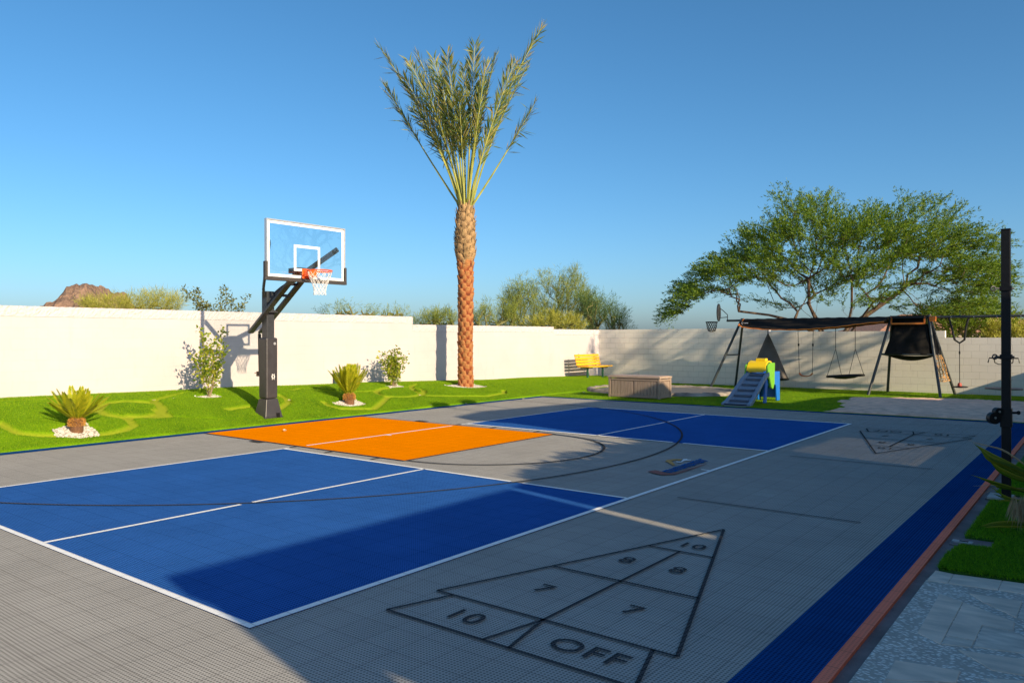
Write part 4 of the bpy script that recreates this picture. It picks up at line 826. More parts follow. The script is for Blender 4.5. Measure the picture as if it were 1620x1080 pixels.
def lawn_shrub(x, y, label, top, stems, per, blob, seed, spreadY):
    z = float(HF(x, y)); r = random.Random(seed); t = thing('lawn_shrub', label, 'shrub', (x, y, z), 'young leafy shrubs along the cream wall'); S = []
    for k in range(stems):
        a = r.uniform(0, 6.28); h = top * r.uniform(.55, 1.0); sp = spreadY * r.uniform(.25, 1); p = Vector((x, y, z)); q = [p]
        for j in range(1, 6): f = j / 5; q.append(p + Vector((math.cos(a) * sp * .45 * f, math.sin(a) * sp * f ** .8, h * f)) + Vector((r.uniform(-.04, .04), r.uniform(-.05, .05), 0)))
        S.append(dict(p=q, s=.22, w=r.uniform(.6, 1.1)))
    stems_bush(t, S, M_SHL, M_SHS, per, .078, .054, blob, seed, .007)
lawn_shrub(-4.83, 6.2, 'tall thin yellow green shrub against the wall, left of the hoop post', 1.66, 9, 100, .11, 5, .30)
lawn_shrub(-4.98, 11.62, 'rounder bushy shrub against the wall, between cycad and date palm', 1.20, 13, 85, .15, 9, .55)

# ------------------------------------------------------------------ basketball hoop
def hoop():
    B = Vector((-3.42, 6.66, float(HF(-3.42, 6.66)) + .0)); t = thing('basketball_hoop', 'black post basketball hoop with glass backboard at the court edge', 'basketball hoop', B)
    y = B.y; x = B.x; g = B.z
    mb = MB(B); mb.box((x, y, g + .01), (.43, .43, .03)); 
    vs = [Vector((x + a * .20, y + b * .20, g + .02)) for a, b in ((-1, -1), (1, -1), (1, 1), (-1, 1))] + [Vector((x + a * .135, y + b * .135, g + .38)) for a, b in ((-1, -1), (1, -1), (1, 1), (-1, 1))]
    mb.add(vs, [[3, 2, 1, 0], [4, 5, 6, 7], [0, 1, 5, 4], [1, 2, 6, 5], [2, 3, 7, 6], [3, 0, 4, 7]]); mb.build('base_skirt', M_PAD, t, bevel=.012)
    mb = MB(B); mb.box((x + .203, y + .09, g + .05), (.03, .07, .09)); mb.build('skirt_notch', M_BLK, t)
    mb = MB(B); mb.box((x, y, (g + .385 + 1.72) / 2), (.27, .27, 1.72 - g - .385)); o = mb.build('post_pad', M_PAD, t, bevel=.03)
    mb = MB(B); mb.tube([(x + .133, y + .06, 1.60), (x + .142, y + .06, 1.60)], .028, 12); mb.build('pad_grommet', M_ALU, t)
    mb = MB(B)
    for dy in (-.022, .022): mb.tube([(x + .141, y + .02 + dy, .87), (x + .141, y + .02 + dy, .99)], .006, 6)
    mb.tube([(x + .142, y + .02 + .035 * math.cos(a * .5236), .93 + .035 * math.sin(a * .5236)) for a in range(12)], .005, 5, closed=True); mb.build('pad_emblem', M_WHT, t)
    mb = MB(B); mb.box((x, y, (1.70 + 2.66) / 2), (.175, .175, .96)); mb.build('post', M_GRY, t, bevel=.006)
    XB = -2.15; z0, z1 = 2.83, 3.92; y0, y1 = y - .92, y + .92
    # lifting arms (parallel pair) with cross braces
    for sy in (-1, 1):
        mb = MB(B); mb.bar((x - .43, y + sy * .125, 1.83), (XB - .10, y + sy * .125, 3.00), .05, .12, (0, 1, 0)); la = mb.build('lift_arm', M_GRY, t, bevel=.004)
        for fx, fz in ((-.38, 1.87), (-.22, 2.0), (.0, 2.18)): mb = MB(B); mb.tube([(x + fx, y + sy * .150, fz), (x + fx, y + sy * .168, fz)], .018, 8); mb.build('bolt', M_STEEL, la)
        # spreader arms to the board's edges
        e = Vector((XB - .06, y + sy * .80, 3.50)); a = Vector((x + .02, y + sy * .10, 2.56)); k = Vector((x + .16, y + sy * .22, 2.72))
        mb = MB(B); mb.bar(a, k, .045, .10, (0, 0, 1)); mb.bar(k - (k - a).normalized() * .02, e, .045, .10, (0, 0, 1)); mb.build('spreader_arm', M_GRY, t, bevel=.004)
    for f in (.36, .62, .80):
        mb = MB(B); p = Vector((x - .43, y, 1.83)).lerp(Vector((XB - .10, y, 3.0)), f); mb.box(p, (.07, .20, .05)); mb.build('cross_brace', M_GRY, t)
    mb = MB(B); mb.box((XB - .22, y, 3.02), (.30, .32, .10)); mb.build('centre_mount', M_GRY, t, bevel=.004)
    mb = MB(B); mb.tube([(x - .27, y - .02, 1.80), (x - .25, y - .02, 1.02)], .032, 10); mb.tube([(x - .30, y - .02, 1.84), (x - .27, y - .02, 1.78)], .014, 8); mb.build('height_actuator', M_BLK, t, smooth=True)
    mb = MB(B); mb.box((x - .26, y - .04, .98), (.08, .08, .10)); mb.tube([(x - .26, y - .09, 1.0), (x - .26, y - .14, 1.0)], .01, 6); mb.build('crank_box', mat('crank_brown', (.20, .12, .08), .6), t, bevel=.005)
    # backboard
    bb = bpy.data.objects.new('backboard', None)
    gm, nt, bs, out = base_mat('tinted_backboard_glass'); L = nt.links.new
    trn = N(nt, 'ShaderNodeBsdfTransparent'); trn.inputs[0].default_value = (.95, .98, .99, 1); gl = N(nt, 'ShaderNodeBsdfGlossy'); gl.inputs['Roughness'].default_value = .02; fr = N(nt, 'ShaderNodeFresnel'); fr.inputs['IOR'].default_value = 1.45
    mx = N(nt, 'ShaderNodeMixShader'); L(fr.outputs[0], mx.inputs[0]); L(trn.outputs[0], mx.inputs[1]); L(gl.outputs[0], mx.inputs[2]); L(mx.outputs[0], out.inputs[0])
    mb = MB(B); mb.box((XB, y, (z0 + z1) / 2), (.010, y1 - y0 - .03, z1 - z0 - .03)); glass = mb.build('backboard_glass', gm, t)
    mb = MB(B); tt = .022
    for a, b_, c_, d_ in ((y0, y1, z0, z0 + tt), (y0, y1, z1 - tt, z1), (y0, y0 + tt, z0 + tt, z1 - tt), (y1 - tt, y1, z0 + tt, z1 - tt)): mb.box((XB - .005, (a + b_) / 2, (c_ + d_) / 2), (.07, b_ - a, d_ - c_))
    mb.build('backboard_frame', M_ALU, t)
    def border(a0, a1, c0, c1, w_, xx, nm):
        mb = MB(B)
        for a, b_, c_, d_ in ((a0, a1, c0, c0 + w_), (a0, a1, c1 - w_, c1), (a0, a0 + w_, c0 + w_, c1 - w_), (a1 - w_, a1, c0 + w_, c1 - w_)): mb.box((xx, (a + b_) / 2, (c_ + d_) / 2), (.003, b_ - a, d_ - c_))
        return mb.build(nm, M_WHT, glass)
    border(y0 + tt + .004, y1 - tt - .004, z0 + tt + .004, z1 - tt - .004, .05, XB + .0075, 'border_stripe'); border(y - .305, y + .305, 2.99, 3.49, .05, XB + .0075, 'target_box')
    mb = MB(B); 
    mb.box((XB, y, z0 - .012), (.085, 1.90, .07)); mb.box((XB, y0 - .003, z0 + .16), (.085, .05, .28)); mb.box((XB, y1 + .003, z0 + .16), (.085, .05, .28)); mb.build('board_padding', mat('dark_board_pad', (.045, .040, .038), .5), t, bevel=.008)
    # rim
    rc = Vector((XB + .16 + .23, y, 2.99)); mb = MB(B); mb.tube([rc + Vector((.23 * math.cos(a * math.pi / 16), .23 * math.sin(a * math.pi / 16), 0)) for a in range(32)], .011, 8, closed=True)
    mb.tube([rc + Vector((-.23, -.10, -.005)), rc + Vector((-.12, -.20, -.02)), rc + Vector((0, -.235, -.02))], .007, 6); mb.tube([rc + Vector((-.23, .10, -.005)), rc + Vector((-.12, .20, -.02)), rc + Vector((0, .235, -.02))], .007, 6)
    mb.tube([rc + Vector((.236 * math.cos(a * math.pi / 16), .236 * math.sin(a * math.pi / 16), -.028)) for a in range(-9, 10)], .004, 5); rim = mb.build('rim', M_RIM, t, smooth=True)
    mb = MB(B); mb.box((XB + .10, y, 2.955), (.17, .20, .13)); mb.prism([(y - .13, 2.85), (y + .13, 2.85), (y + .13, 3.04), (y - .13, 3.04)], XB + .012, XB + .03, 'x'); mb.build('rim_bracket', M_RIM, t, bevel=.008)
    mb = MB(B); n = 12; lv = [(.225, 0), (.205, -.09), (.170, -.17), (.140, -.25), (.118, -.32), (.110, -.39), (.115, -.45)]
    def pt(l, k): r_, z_ = lv[l]; a = 2 * math.pi * (k + .5 * (l % 2)) / n; return rc + Vector((r_ * math.cos(a), r_ * math.sin(a), z_ - .01))
    for l in range(len(lv) - 1):
        for k in range(n):
            for q in ((k, k - 1) if l % 2 == 0 else (k, k + 1)): mb.tube([pt(l, k), pt(l + 1, q)], .0042, 4, cap=False)
    mb.build('net', M_NET, rim)
hoop()

# ------------------------------------------------------------------ bench
M_YEL = mat('yellow_bench_slat', (.80, .40, .012), .45, var=.08, scale=5); M_GRN = mat('green_bench_steel', (.015, .09, .05), .45)
def bench():
    g = float(HF(-5.0, 21.6)) + .02; t = thing('park_bench', 'yellow slatted bench with green legs by the wall corner', 'bench', (-5.0, 21.65, g)); B = t.location; ya, yb = 20.85, 22.5
    mb = MB(B)
    for k in range(4): mb.box((-5.12 + .13 * k, (ya + yb) / 2, g + .45), (.11, yb - ya, .04))
    mb.build('seat', M_YEL, t, bevel=.006); mb = MB(B); Rm_ = Matrix.Rotation(R(-14), 3, 'Y')
    for k in range(4): mb.box((-5.22 - .026 * k, (ya + yb) / 2, g + .53 + .105 * k), (.035, yb - ya, .09), Rm_)
    mb.build('backrest', M_YEL, t, bevel=.006)
    for y in (ya + .3, yb - .3):
        mb = MB(B); mb.bar((-4.93, y, g - .05), (-4.93, y, g + .40), .06, .06); mb.box((-4.97, y, g + .405), (.50, .06, .05)); mb.bar((-5.2, y, g + .38), (-5.33, y, g + .90), .05, .04); mb.build('leg', M_GRN, t, bevel=.004)
bench()
# ------------------------------------------------------------------ storage box
M_BOX = mat('taupe_resin', (.33, .24, .185), .6, var=.18, scale=4, stretch=(14, 14, 1), bump=.002, bscale=12)
def deckbox():
    x0, x1, y0, y1 = -1.17, .43, 16.32, 17.02; g = .03; t = thing('storage_box', 'taupe plank effect storage box on the lawn edge', 'storage box', ((x0 + x1) / 2, (y0 + y1) / 2, g)); B = t.location
    mb = MB(B); mb.box(((x0 + x1) / 2, (y0 + y1) / 2, .29), (x1 - x0 - .06, y1 - y0 - .06, .52)); mb.build('body', M_BOX, t)
    mb = MB(B)
    for x in (x0 + .03, x1 - .03):
        for y in (y0 + .03, y1 - .03): mb.box((x, y, .30), (.07, .07, .55))
    mb.box(((x0 + x1) / 2, y0 + .02, .075), (x1 - x0 - .15, .05, .07)); mb.box(((x0 + x1) / 2, y0 + .02, .53), (x1 - x0 - .15, .05, .05)); mb.box((x1 - .02, (y0 + y1) / 2, .075), (.05, y1 - y0 - .15, .07)); mb.box((x1 - .02, (y0 + y1) / 2, .53), (.05, y1 - y0 - .15, .05)); mb.build('frame', M_BOX, t, bevel=.006)
    for k in range(2):
        mb = MB(B); n = 7; wx = (x1 - x0 - .20) / 2; a = x0 + .085 + k * (wx + .03)
        for i in range(n): mb.box((a + wx * (i + .5) / n, y0 + .018, .30), (wx / n - .008, .03, .38))
        mb.build('door', M_BOX, t, bevel=.003)
    mb = MB(B)
    for i in range(5): mb.box((x1 - .018, y0 + .09 + (y1 - y0 - .18) * (i + .5) / 5, .30), (.03, (y1 - y0 - .18) / 5 - .008, .38))
    mb.build('side_panel', M_BOX, t, bevel=.003)
    mb = MB(B); mb.box(((x0 + x1) / 2, (y0 + y1) / 2, .602), (x1 - x0 + .04, y1 - y0 + .04, .05)); mb.box(((x0 + x1) / 2, (y0 + y1) / 2, .633), (x1 - x0 - .05, y1 - y0 - .05, .012)); mb.build('lid', mat('taupe_resin_lid', (.42, .31, .24), .55, var=.1, scale=5), t, bevel=.01)
deckbox()
# ------------------------------------------------------------------ sunken trampoline
def tramp():
    c = Vector((-.95, 19.1, .045)); t = thing('trampoline', 'sunken oval trampoline with pale wrinkled edge pad in the lawn', 'trampoline', c); rx, ry = 2.45, 1.9
    mb = MB(c); mb.lathe(c, [(.01, .012), (.86, .012), (.86, .004), (.01, .004)], 48, rx, ry); mb.build('jump_mat', mat('grey_jump_mat', (.13, .125, .125), .7, var=.2), t)
    n = 96; m_ = 8; vs = []; fs = []
    for i in range(n):
        a = 2 * math.pi * i / n
        for j in range(m_):
            f = .88 + .12 * j / (m_ - 1); h = .02 + .05 * math.sin(math.pi * j / (m_ - 1)) + .014 * math.sin(a * 23 + j) + .01 * math.sin(a * 41 + 2 * j)
            if j in (0, m_ - 1): h = -.02
            k = 1 + .012 * math.sin(a * 13); vs.append(c + Vector((rx * f * k * math.cos(a), ry * f * k * math.sin(a), h)))
    for i in range(n):
        for j in range(m_ - 1): i2 = (i + 1) % n; fs.append([i * m_ + j, i2 * m_ + j, i2 * m_ + j + 1, i * m_ + j + 1])
    mb = MB(c); mb.add(vs, fs); mb.build('edge_pad', mat('worn_edge_pad', (.42, .36, .29), .8, col2=(.15, .12, .10), scale=3, bump=.01), t, smooth=True)
tramp()
# ------------------------------------------------------------------ toy slide
def slide():
    t = thing('toy_play_tower', 'plastic toddler play tower with blue grey steps, green sides, yellow top', 'playset', (2.9, 16.9, .03)); B = t.location
    m_g = mat('blue_grey_plastic', (.21, .27, .35), .4, var=.05); m_s = mat('step_recess_shade', (.09, .12, .17), .5); m_b = mat('bright_blue_plastic', (.01, .16, .62), .35, var=.05); m_l = mat('lime_plastic', (.16, .46, .03), .35, var=.04); m_y = mat('yellow_plastic', (.85, .58, .01), .35, var=.04)
    # ramp profile in (y, z)
    pf = [(15.56, .035), (15.75, .10), (16.0, .24), (16.3, .43), (16.6, .62), (16.8, .72), (16.98, .765)]
    xw = lambda k: (.365 - .014 * k); xc = lambda k: 2.86 + .012 * k
    vs = []; fs = []
    for k, (y, z) in enumerate(pf):
        for x, dz in ((-xw(k), -.06), (-xw(k), .05), (-xw(k) + .085, .05), (-xw(k) + .10, -.015), (xw(k) - .10, -.015), (xw(k) - .085, .05), (xw(k), .05), (xw(k), -.06)): vs.append((xc(k) + x, y, max(.03, z + dz)))
    for k in range(len(pf) - 1):
        for j in range(8): fs.append([k * 8 + j, k * 8 + (j + 1) % 8, (k + 1) * 8 + (j + 1) % 8, (k + 1) * 8 + j])
    fs += [list(range(8)), [(len(pf) - 1) * 8 + j for j in range(8)]]
    mb = MB(B); mb.add(vs, fs); mb.build('ramp', m_g, t, bevel=.012)
    for k in range(6):  # steps: shade of the recesses put into a darker colour than the ramp
        f = (k + .7) / 6.2; y = 15.66 + f * 1.24; z = float(np.interp(y, [p[0] for p in pf], [p[1] for p in pf]))
        mb = MB(B); mb.box((2.865 + .012 * k, y + .02, z + .012), (.46 - .024 * k, .10, .05)); mb.build('step', m_s, t, bevel=.01)
    mb = MB(B)
    for x in (2.63, 3.13):
        mb.prism([(16.75, .03), (16.92, .03), (17.0, .45), (17.35, .5), (17.62, .45), (17.7, .03), (17.92, .03), (17.92, .80), (16.9, .80)], x - .02, x + .02, 'x')
    mb.box((2.88, 17.9, .45), (.46, .04, .70)); mb.box((2.88, 17.42, .74), (.46, .92, .04)); mb.build('tower_base', m_b, t, bevel=.008)
    for x in (2.60, 3.165):
        mb = MB(B); mb.prism([(16.86, .70), (17.0, .62), (17.08, .42), (17.3, .36), (17.42, .5), (17.44, 1.04), (17.1, 1.05), (16.92, .98)], x - .022, x + .022, 'x'); mb.build('side_panel', m_l, t, bevel=.01)
    pr = [(16.86, .83), (16.9, .94), (17.0, 1.05), (17.16, 1.10), (17.32, 1.08), (17.45, 1.0), (17.38, 1.0), (17.28, 1.05), (17.15, 1.06), (17.03, 1.01), (16.95, .93), (16.92, .83)]
    mb = MB(B); mb.prism(pr, 2.635, 3.13, 'x'); mb.prism([(16.875, .80), (16.9, .80), (16.9, .93), (16.875, .9)], 2.68, 3.08, 'x'); mb.box((2.92, 17.2, 1.12), (.26, .16, .07)); mb.build('hood', m_y, t, bevel=.01)
slide()
# ------------------------------------------------------------------ swing set
M_ORG = mat('orange_webbing', (.80, .22, .03), .7); M_CAN = mat('black_canvas', (.016, .0145, .013), .9, var=.3, scale=3, bump=.015, bscale=5, spec=.1); M_ROPE = mat('black_rope', (.012, .012, .012), .8)
M_SW = mat('dark_grey_steel', (.045, .05, .05), .4)
M_MESH = mat('dark_mesh_fabric', (.03, .03, .034), .8)
BZ = 2.26; BY = 22.2
def swing_set():
    t = thing('swing_set', 'long dark steel A-frame swing set with black canopy and tent tower', 'swing set', (3.5, BY, 0)); B = t.location
    # x positions on beam from the picture
    xa = onY(1175, 509, BY).x; xm = onY(1411, 503, BY).x; xr = onY(1469, 503, BY).x
    mb = MB(B); mb.tube([(onY(1150, 512, BY).x, BY, BZ), (xr + .1, BY, BZ + .01), (9.8, BY, BZ + .01)], .038, 10); bm_ = mb.build('beam', M_SW, t, smooth=True)
    for x in np.linspace(4.9, 8.2, 7): mb = MB(B); mb.tube([(x, BY - .03, BZ), (x, BY - .055, BZ)], .014, 6); mb.build('bolt', M_STEEL, bm_)
    feet = [(xa, onY(1125, 614, 21.55).x, 21.45), (xa, onY(1163, 611, 22.95).x, 22.95), (xm, onY(1373, 628, 21.37).x, 21.37), (xm, onY(1404, 623, 23.05).x, 23.05), (xr, onY(1488, 633, 21.42).x, 21.42), (xr, onY(1511, 627, 23.1).x, 23.1)]
    for x, fx, fy in feet:
        mb = MB(B); sg = -1 if fy < BY else 1; mb.tube([(x, BY + sg * .05, BZ + .06), (fx, fy, .0)], .040, 10); mb.build('leg', M_SW, t, smooth=True)
    z = .92; f = (BZ - z) / BZ
    def on(i, z): x, fx, fy = feet[i]; sg = -1 if fy < BY else 1; k = (BZ - z) / BZ; return Vector((x + (fx - x) * k, BY + sg * .05 + (fy - BY - sg * .05) * k, z))
    mb = MB(B); mb.tube([on(0, 1.12), on(1, 1.12)], .022, 8); mb.build('cross_bar', M_SW, t, smooth=True)
    zf = 1.20
    for a, b in ((2, 4), (3, 5), (2, 3), (4, 5)):
        mb = MB(B); mb.tube([on(a, zf), on(b, zf)], .026, 8); mb.build('floor_bar', M_SW, t, smooth=True)
    # canopy: a sheet thrown over the beam, front and rear edge sagging between the frames
    def flap(sg, name, y_out):
        n = 40; m_ = 8; vs = []; x0, x1 = xa + .05, xm - .05
        for i in range(n + 1):
            u = i / n; x = x0 + (x1 - x0) * u; sag = .12 + .17 * math.sin(math.pi * min(1, u * 1.08) ** .8) * (1 - .3 * u)
            if u > .72: sag *= 1 - (u - .72) * 1.6
            for j in range(m_ + 1):
                v = j / m_; vs.append((x + (.12 * v if u < .05 else 0), BY + sg * y_out * v, BZ + .05 - (sag + .10) * v - .05 * math.sin(math.pi * v) * math.sin(math.pi * u) + .006 * math.sin(i * 1.9 + j)))
        fs = [[i * (m_ + 1) + j, (i + 1) * (m_ + 1) + j, (i + 1) * (m_ + 1) + j + 1, i * (m_ + 1) + j + 1] for i in range(n) for j in range(m_)]
        mb = MB(B); mb.add(vs, fs); o = mb.build(name, M_CAN, t, smooth=True); so_ = o.modifiers.new('solid', 'SOLIDIFY'); so_.thickness = .006
        edge = [Vector(vs[i * (m_ + 1) + m_]) for i in range(n + 1)]; mb = MB(B); mb.tube([p + Vector((0, 0, -.008)) for p in edge], .016, 5)
        mb.tube([Vector(vs[j]) for j in range(m_ + 1)], .012, 5); mb.build('canopy_trim', M_ORG, t)
    flap(-1, 'canopy', .80); flap(1, 'canopy', .55)
    p = Vector((xa + .32, BY - .62, BZ - .10)); mb = MB(B); mb.box(p, (.34, .012, .12)); mb.build('canopy_badge', M_CAN, t)
    mb = MB(B); mb.tube([p + Vector((-.09 + .028 * math.cos(a * .785), -.012, .028 * math.sin(a * .785))) for a in range(8)], .006, 5, closed=True); mb.box(p + Vector((.04, -.012, 0)), (.13, .008, .022)); mb.build('badge_mark', M_WHT, t)
    # tent tower cloth
    A, C_, A2, C2 = on(2, zf), on(4, zf), on(2, 2.08), on(4, 2.08)
    def cloth(P00, P10, P01, P11, name, m, n=24, w_=.035, out=(0, -1, 0)):
        o_ = Vector(out); vs = []
        for i in range(n + 1):
            for j in range(n + 1):
                u, v = i / n, j / n; p = P00.lerp(P10, u).lerp(P01.lerp(P11, u), v); k = w_ * (math.sin(u * 9 + v * 3) * .6 + math.sin(u * 23 + math.sin(v * 5) * 3) * .3 + math.sin(v * 11 + u * 4) * .35) * (math.sin(math.pi * u) * .8 + .2); vs.append(p + o_ * (k + .02))
        fs = [[i * (n + 1) + j, (i + 1) * (n + 1) + j, (i + 1) * (n + 1) + j + 1, i * (n + 1) + j + 1] for i in range(n) for j in range(n)]
        mb = MB(B); mb.add(vs, fs); ob = mb.build(name, m, t, smooth=True); q = ob.modifiers.new('solid', 'SOLIDIFY'); q.thickness = .005
    cloth(A + Vector((.10, 0, .0)), C_ + Vector((-.08, 0, 0)), A2 + Vector((.16, 0, 0)), C2 + Vector((-.05, 0, 0)), 'tent_wall', M_CAN)
    cloth(on(4, zf) + Vector((0, .08, 0)), on(5, zf) + Vector((0, -.12, 0)), on(4, 2.1), on(5, 2.1), 'tent_wall', M_CAN, 16, .03, (1, 0, 0))
    cloth(on(3, zf), on(5, zf), on(3, 2.08), on(5, 2.08), 'tent_wall', M_CAN, 16, .03, (0, 1, 0))
    cloth(Vector((xm, BY - .42, BZ - .02)), Vector((xr, BY - .42, BZ - .02)), Vector((xm, BY + .02, BZ + .07)), Vector((xr, BY + .02, BZ + .07)), 'tent_roof', M_CAN, 14, .02)
    cloth(Vector((xm + .04, BY - .30, BZ - .17)), Vector((xr - .02, BY - .30, BZ - .17)), Vector((xm + .02, BY - .12, BZ + .06)), Vector((xr, BY - .12, BZ + .06)), 'tent_roof', M_CAN, 14, .012)
    mb = MB(B); mb.box(((xm + xr) / 2, BY - .32, BZ - .17), (xr - xm - .1, .03, .05)); mb.box((xm + .05, BY - .30, BZ - .08), (.04, .03, .2)); mb.box((xr - .05, BY - .3, BZ - .08), (.04, .03, .2)); mb.box((xr + .12, BY - .08, BZ - .04), (.16, .12, .14)); mb.build('tent_strap', M_ORG, t)
    # sagging tent floor
    n = 14; vs = []
    P = [on(2, zf), on(4, zf), on(3, zf), on(5, zf)]
    for i in range(n + 1):
        for j in range(n + 1):
            u, v = i / n, j / n; p = P[0].lerp(P[1], u).lerp(P[2].lerp(P[3], u), v); p.z -= .02 + .13 * math.sin(math.pi * u) * math.sin(math.pi * v) + .04 * math.sin(math.pi * u); vs.append(p)
    mb = MB(B); mb.add(vs, [[i * (n + 1) + j, (i + 1) * (n + 1) + j, (i + 1) * (n + 1) + j + 1, i * (n + 1) + j + 1] for i in range(n) for j in range(n)]); mb.build('tent_floor', M_CAN, t, smooth=True)
    # rope ladder net between the right-hand legs
    mb = MB(B); T0, T1, L0, L1 = on(4, 1.18), on(5, 1.18), on(4, .42), on(5, .42); L0 = T0.lerp(L0, .95)
    gd = [[T0.lerp(T1, .06 + .88 * i / 6).lerp(L0.lerp(L1, .06 + .88 * i / 6), j / 7) + Vector((.015 * math.sin(i * 3 + j), .012 * math.cos(j * 2 + i), .012 * math.sin(i * 5 + j * 3))) for j in range(8)] for i in range(7)]
    for i in range(7): mb.tube(gd[i], .012, 5)
    for j in range(8): mb.tube([on(4, 1.18 - .105 * j)] + [gd[i][j] for i in range(7)] + [on(5, 1.18 - .105 * j)], .012, 5)
    mb.build('climbing_net', mat('orange_tan_rope', (.62, .33, .12), .8), t)
swing_set()
def hang(name, label, cat, x, y=BY): return thing(name, label, cat, (x, y, BZ - .04))
XP = lambda px, py=560: onY(px, py, BY).x
ZP = lambda px, py, y=BY: onY(px, py, y).z
# mini hoop on the beam's left end
def mini_hoop():
    x = XP(1137, 500); x2 = XP(1151, 512); t = thing('mini_basketball_hoop', 'small black toy basketball hoop hung on the left beam end', 'toy hoop', (x2, BY, BZ)); B = t.location
    mb = MB(B); mb.tube([(x2, BY, BZ), (x2, BY, BZ + .20), (x2 - .15, BY, BZ + .34), (x + .03, BY, BZ + .44)], .014, 6); mb.tube([(x2, BY, BZ + .12), (x + .02, BY, BZ + .10)], .014, 6); mb.build('bracket', M_SW, t)
    mb = MB(B); n = 16; prof = [(BY + .15 * math.cos(2 * math.pi * k / n), BZ + .28 + .30 * math.sin(2 * math.pi * k / n)) for k in range(n)]; mb.prism(prof, x - .015, x + .02, 'x'); mb.build('backboard', M_GRY, t)
    c = Vector((XP(1126, 510), BY, ZP(1126, 510))); mb = MB(B); mb.tube([c + Vector((.19 * math.cos(a * math.pi / 8), .19 * math.sin(a * math.pi / 8), 0)) for a in range(16)], .018, 6, closed=True); mb.build('rim', M_BLK, t)
    mb = MB(B); nn = 14; lv = [(.185, -.01), (.175, -.08), (.16, -.16), (.145, -.24), (.12, -.30), (.03, -.33)]
    P = lambda l, k: c + Vector((lv[l][0] * math.cos(2 * math.pi * (k + .5 * (l % 2)) / nn), lv[l][0] * math.sin(2 * math.pi * (k + .5 * (l % 2)) / nn), lv[l][1]))
    for l in range(5):
        for k in range(nn):
            for q in ((k, k - 1) if l % 2 == 0 else (k, k + 1)): mb.tube([P(l, k), P(l + 1, q)], .0065, 4, cap=False)
    mb.build('net', M_ROPE, t)
mini_hoop()
def pod():
    x = XP(1215, 530); t = hang('hanging_tent', 'grey cone shaped hanging tent under the canopy, behind the play tower', 'hanging tent', x); B = t.location
    zt = ZP(1215, 529); zb = ZP(1243, 603); rb = onY(1243, 600, BY).x - onY(1214, 600, BY).x; n = 32; m_ = 14; vs = []; fs = []; cx = XP(1215, 600)
    for i in range(m_ + 1):
        f = i / m_; r_ = rb * (f ** .95 * 1.02) + .02; z = zt + (zb - zt) * f
        for k in range(n): a = 2 * math.pi * k / n; rr = r_ * (1 + .05 * math.sin(a * 4) * (1 - f * .5)); vs.append((x + (cx - x) * f + rr * math.cos(a), BY + rr * math.sin(a) * .8, z + .07 * f * math.sin(a + 2.2)))
    for i in range(m_):
        for k in range(n): fs.append([i * n + k, i * n + (k + 1) % n, (i + 1) * n + (k + 1) % n, (i + 1) * n + k])
    mb = MB(B); mb.add(vs, fs); mb.add([vs[m_ * n + k] for k in range(n)], [list(range(n))]); mb.build('tent_cloth', mat('grey_tent_cloth', (.11, .095, .085), .85, var=.15, scale=2), t, smooth=True)
    mb = MB(B); mb.tube([Vector(vs[m_ * n + k]) for k in range(n)], .022, 6, closed=True); mb.build('bottom_ring', M_BLK, t); mb = MB(B)
    mb.lathe((x, BY, zt - .22), [(.085, 0), (.02, .22), (.015, .3)], 12); mb.tube([(x, BY, zt), (x, BY, BZ)], .014, 6); mb.build('top_cap', M_BLK, t)
pod()
def belt():
    x0, x1 = XP(1262), XP(1287); z = ZP(1275, 595); t = hang('belt_swing', 'orange belt swing on two black ropes', 'swing', (x0 + x1) / 2); B = t.location
    for x, xx in ((x0, x0 + .05), (x1, x1 - .04)):
        mb = MB(B); mb.tube([(x, BY, BZ), (x + (xx - x) * .4, BY, 1.55), (xx, BY, z + .06)], .009, 5); mb.tube([(x + (xx - x) * .5, BY, 1.42), (x + (xx - x) * .55, BY, 1.50)], .026, 8); mb.build('rope', M_ROPE, t)
    mb = MB(B); n = 12; L = x1 - x0 - .09
    for i in range(n):
        u0, u1 = i / n, (i + 1) / n; h = lambda u: z + .09 * (2 * abs(u - .5)) ** 3 - .02; mb.bar((x0 + .05 + L * u0, BY, h(u0)), (x0 + .05 + L * u1, BY, h(u1)), .15, .022, (0, 1, 0)) if False else mb.add([(x0 + .05 + L * u, BY + s_ * .07, h(u) + dz) for u in (u0, u1) for s_ in (-1, 1) for dz in (-.015, .015)], [[0, 1, 3, 2], [4, 6, 7, 5], [0, 4, 5, 1], [2, 3, 7, 6], [0, 2, 6, 4], [1, 5, 7, 3]])
    mb.build('seat', mat('orange_swing_seat', (.55, .16, .05), .6), t)
belt()
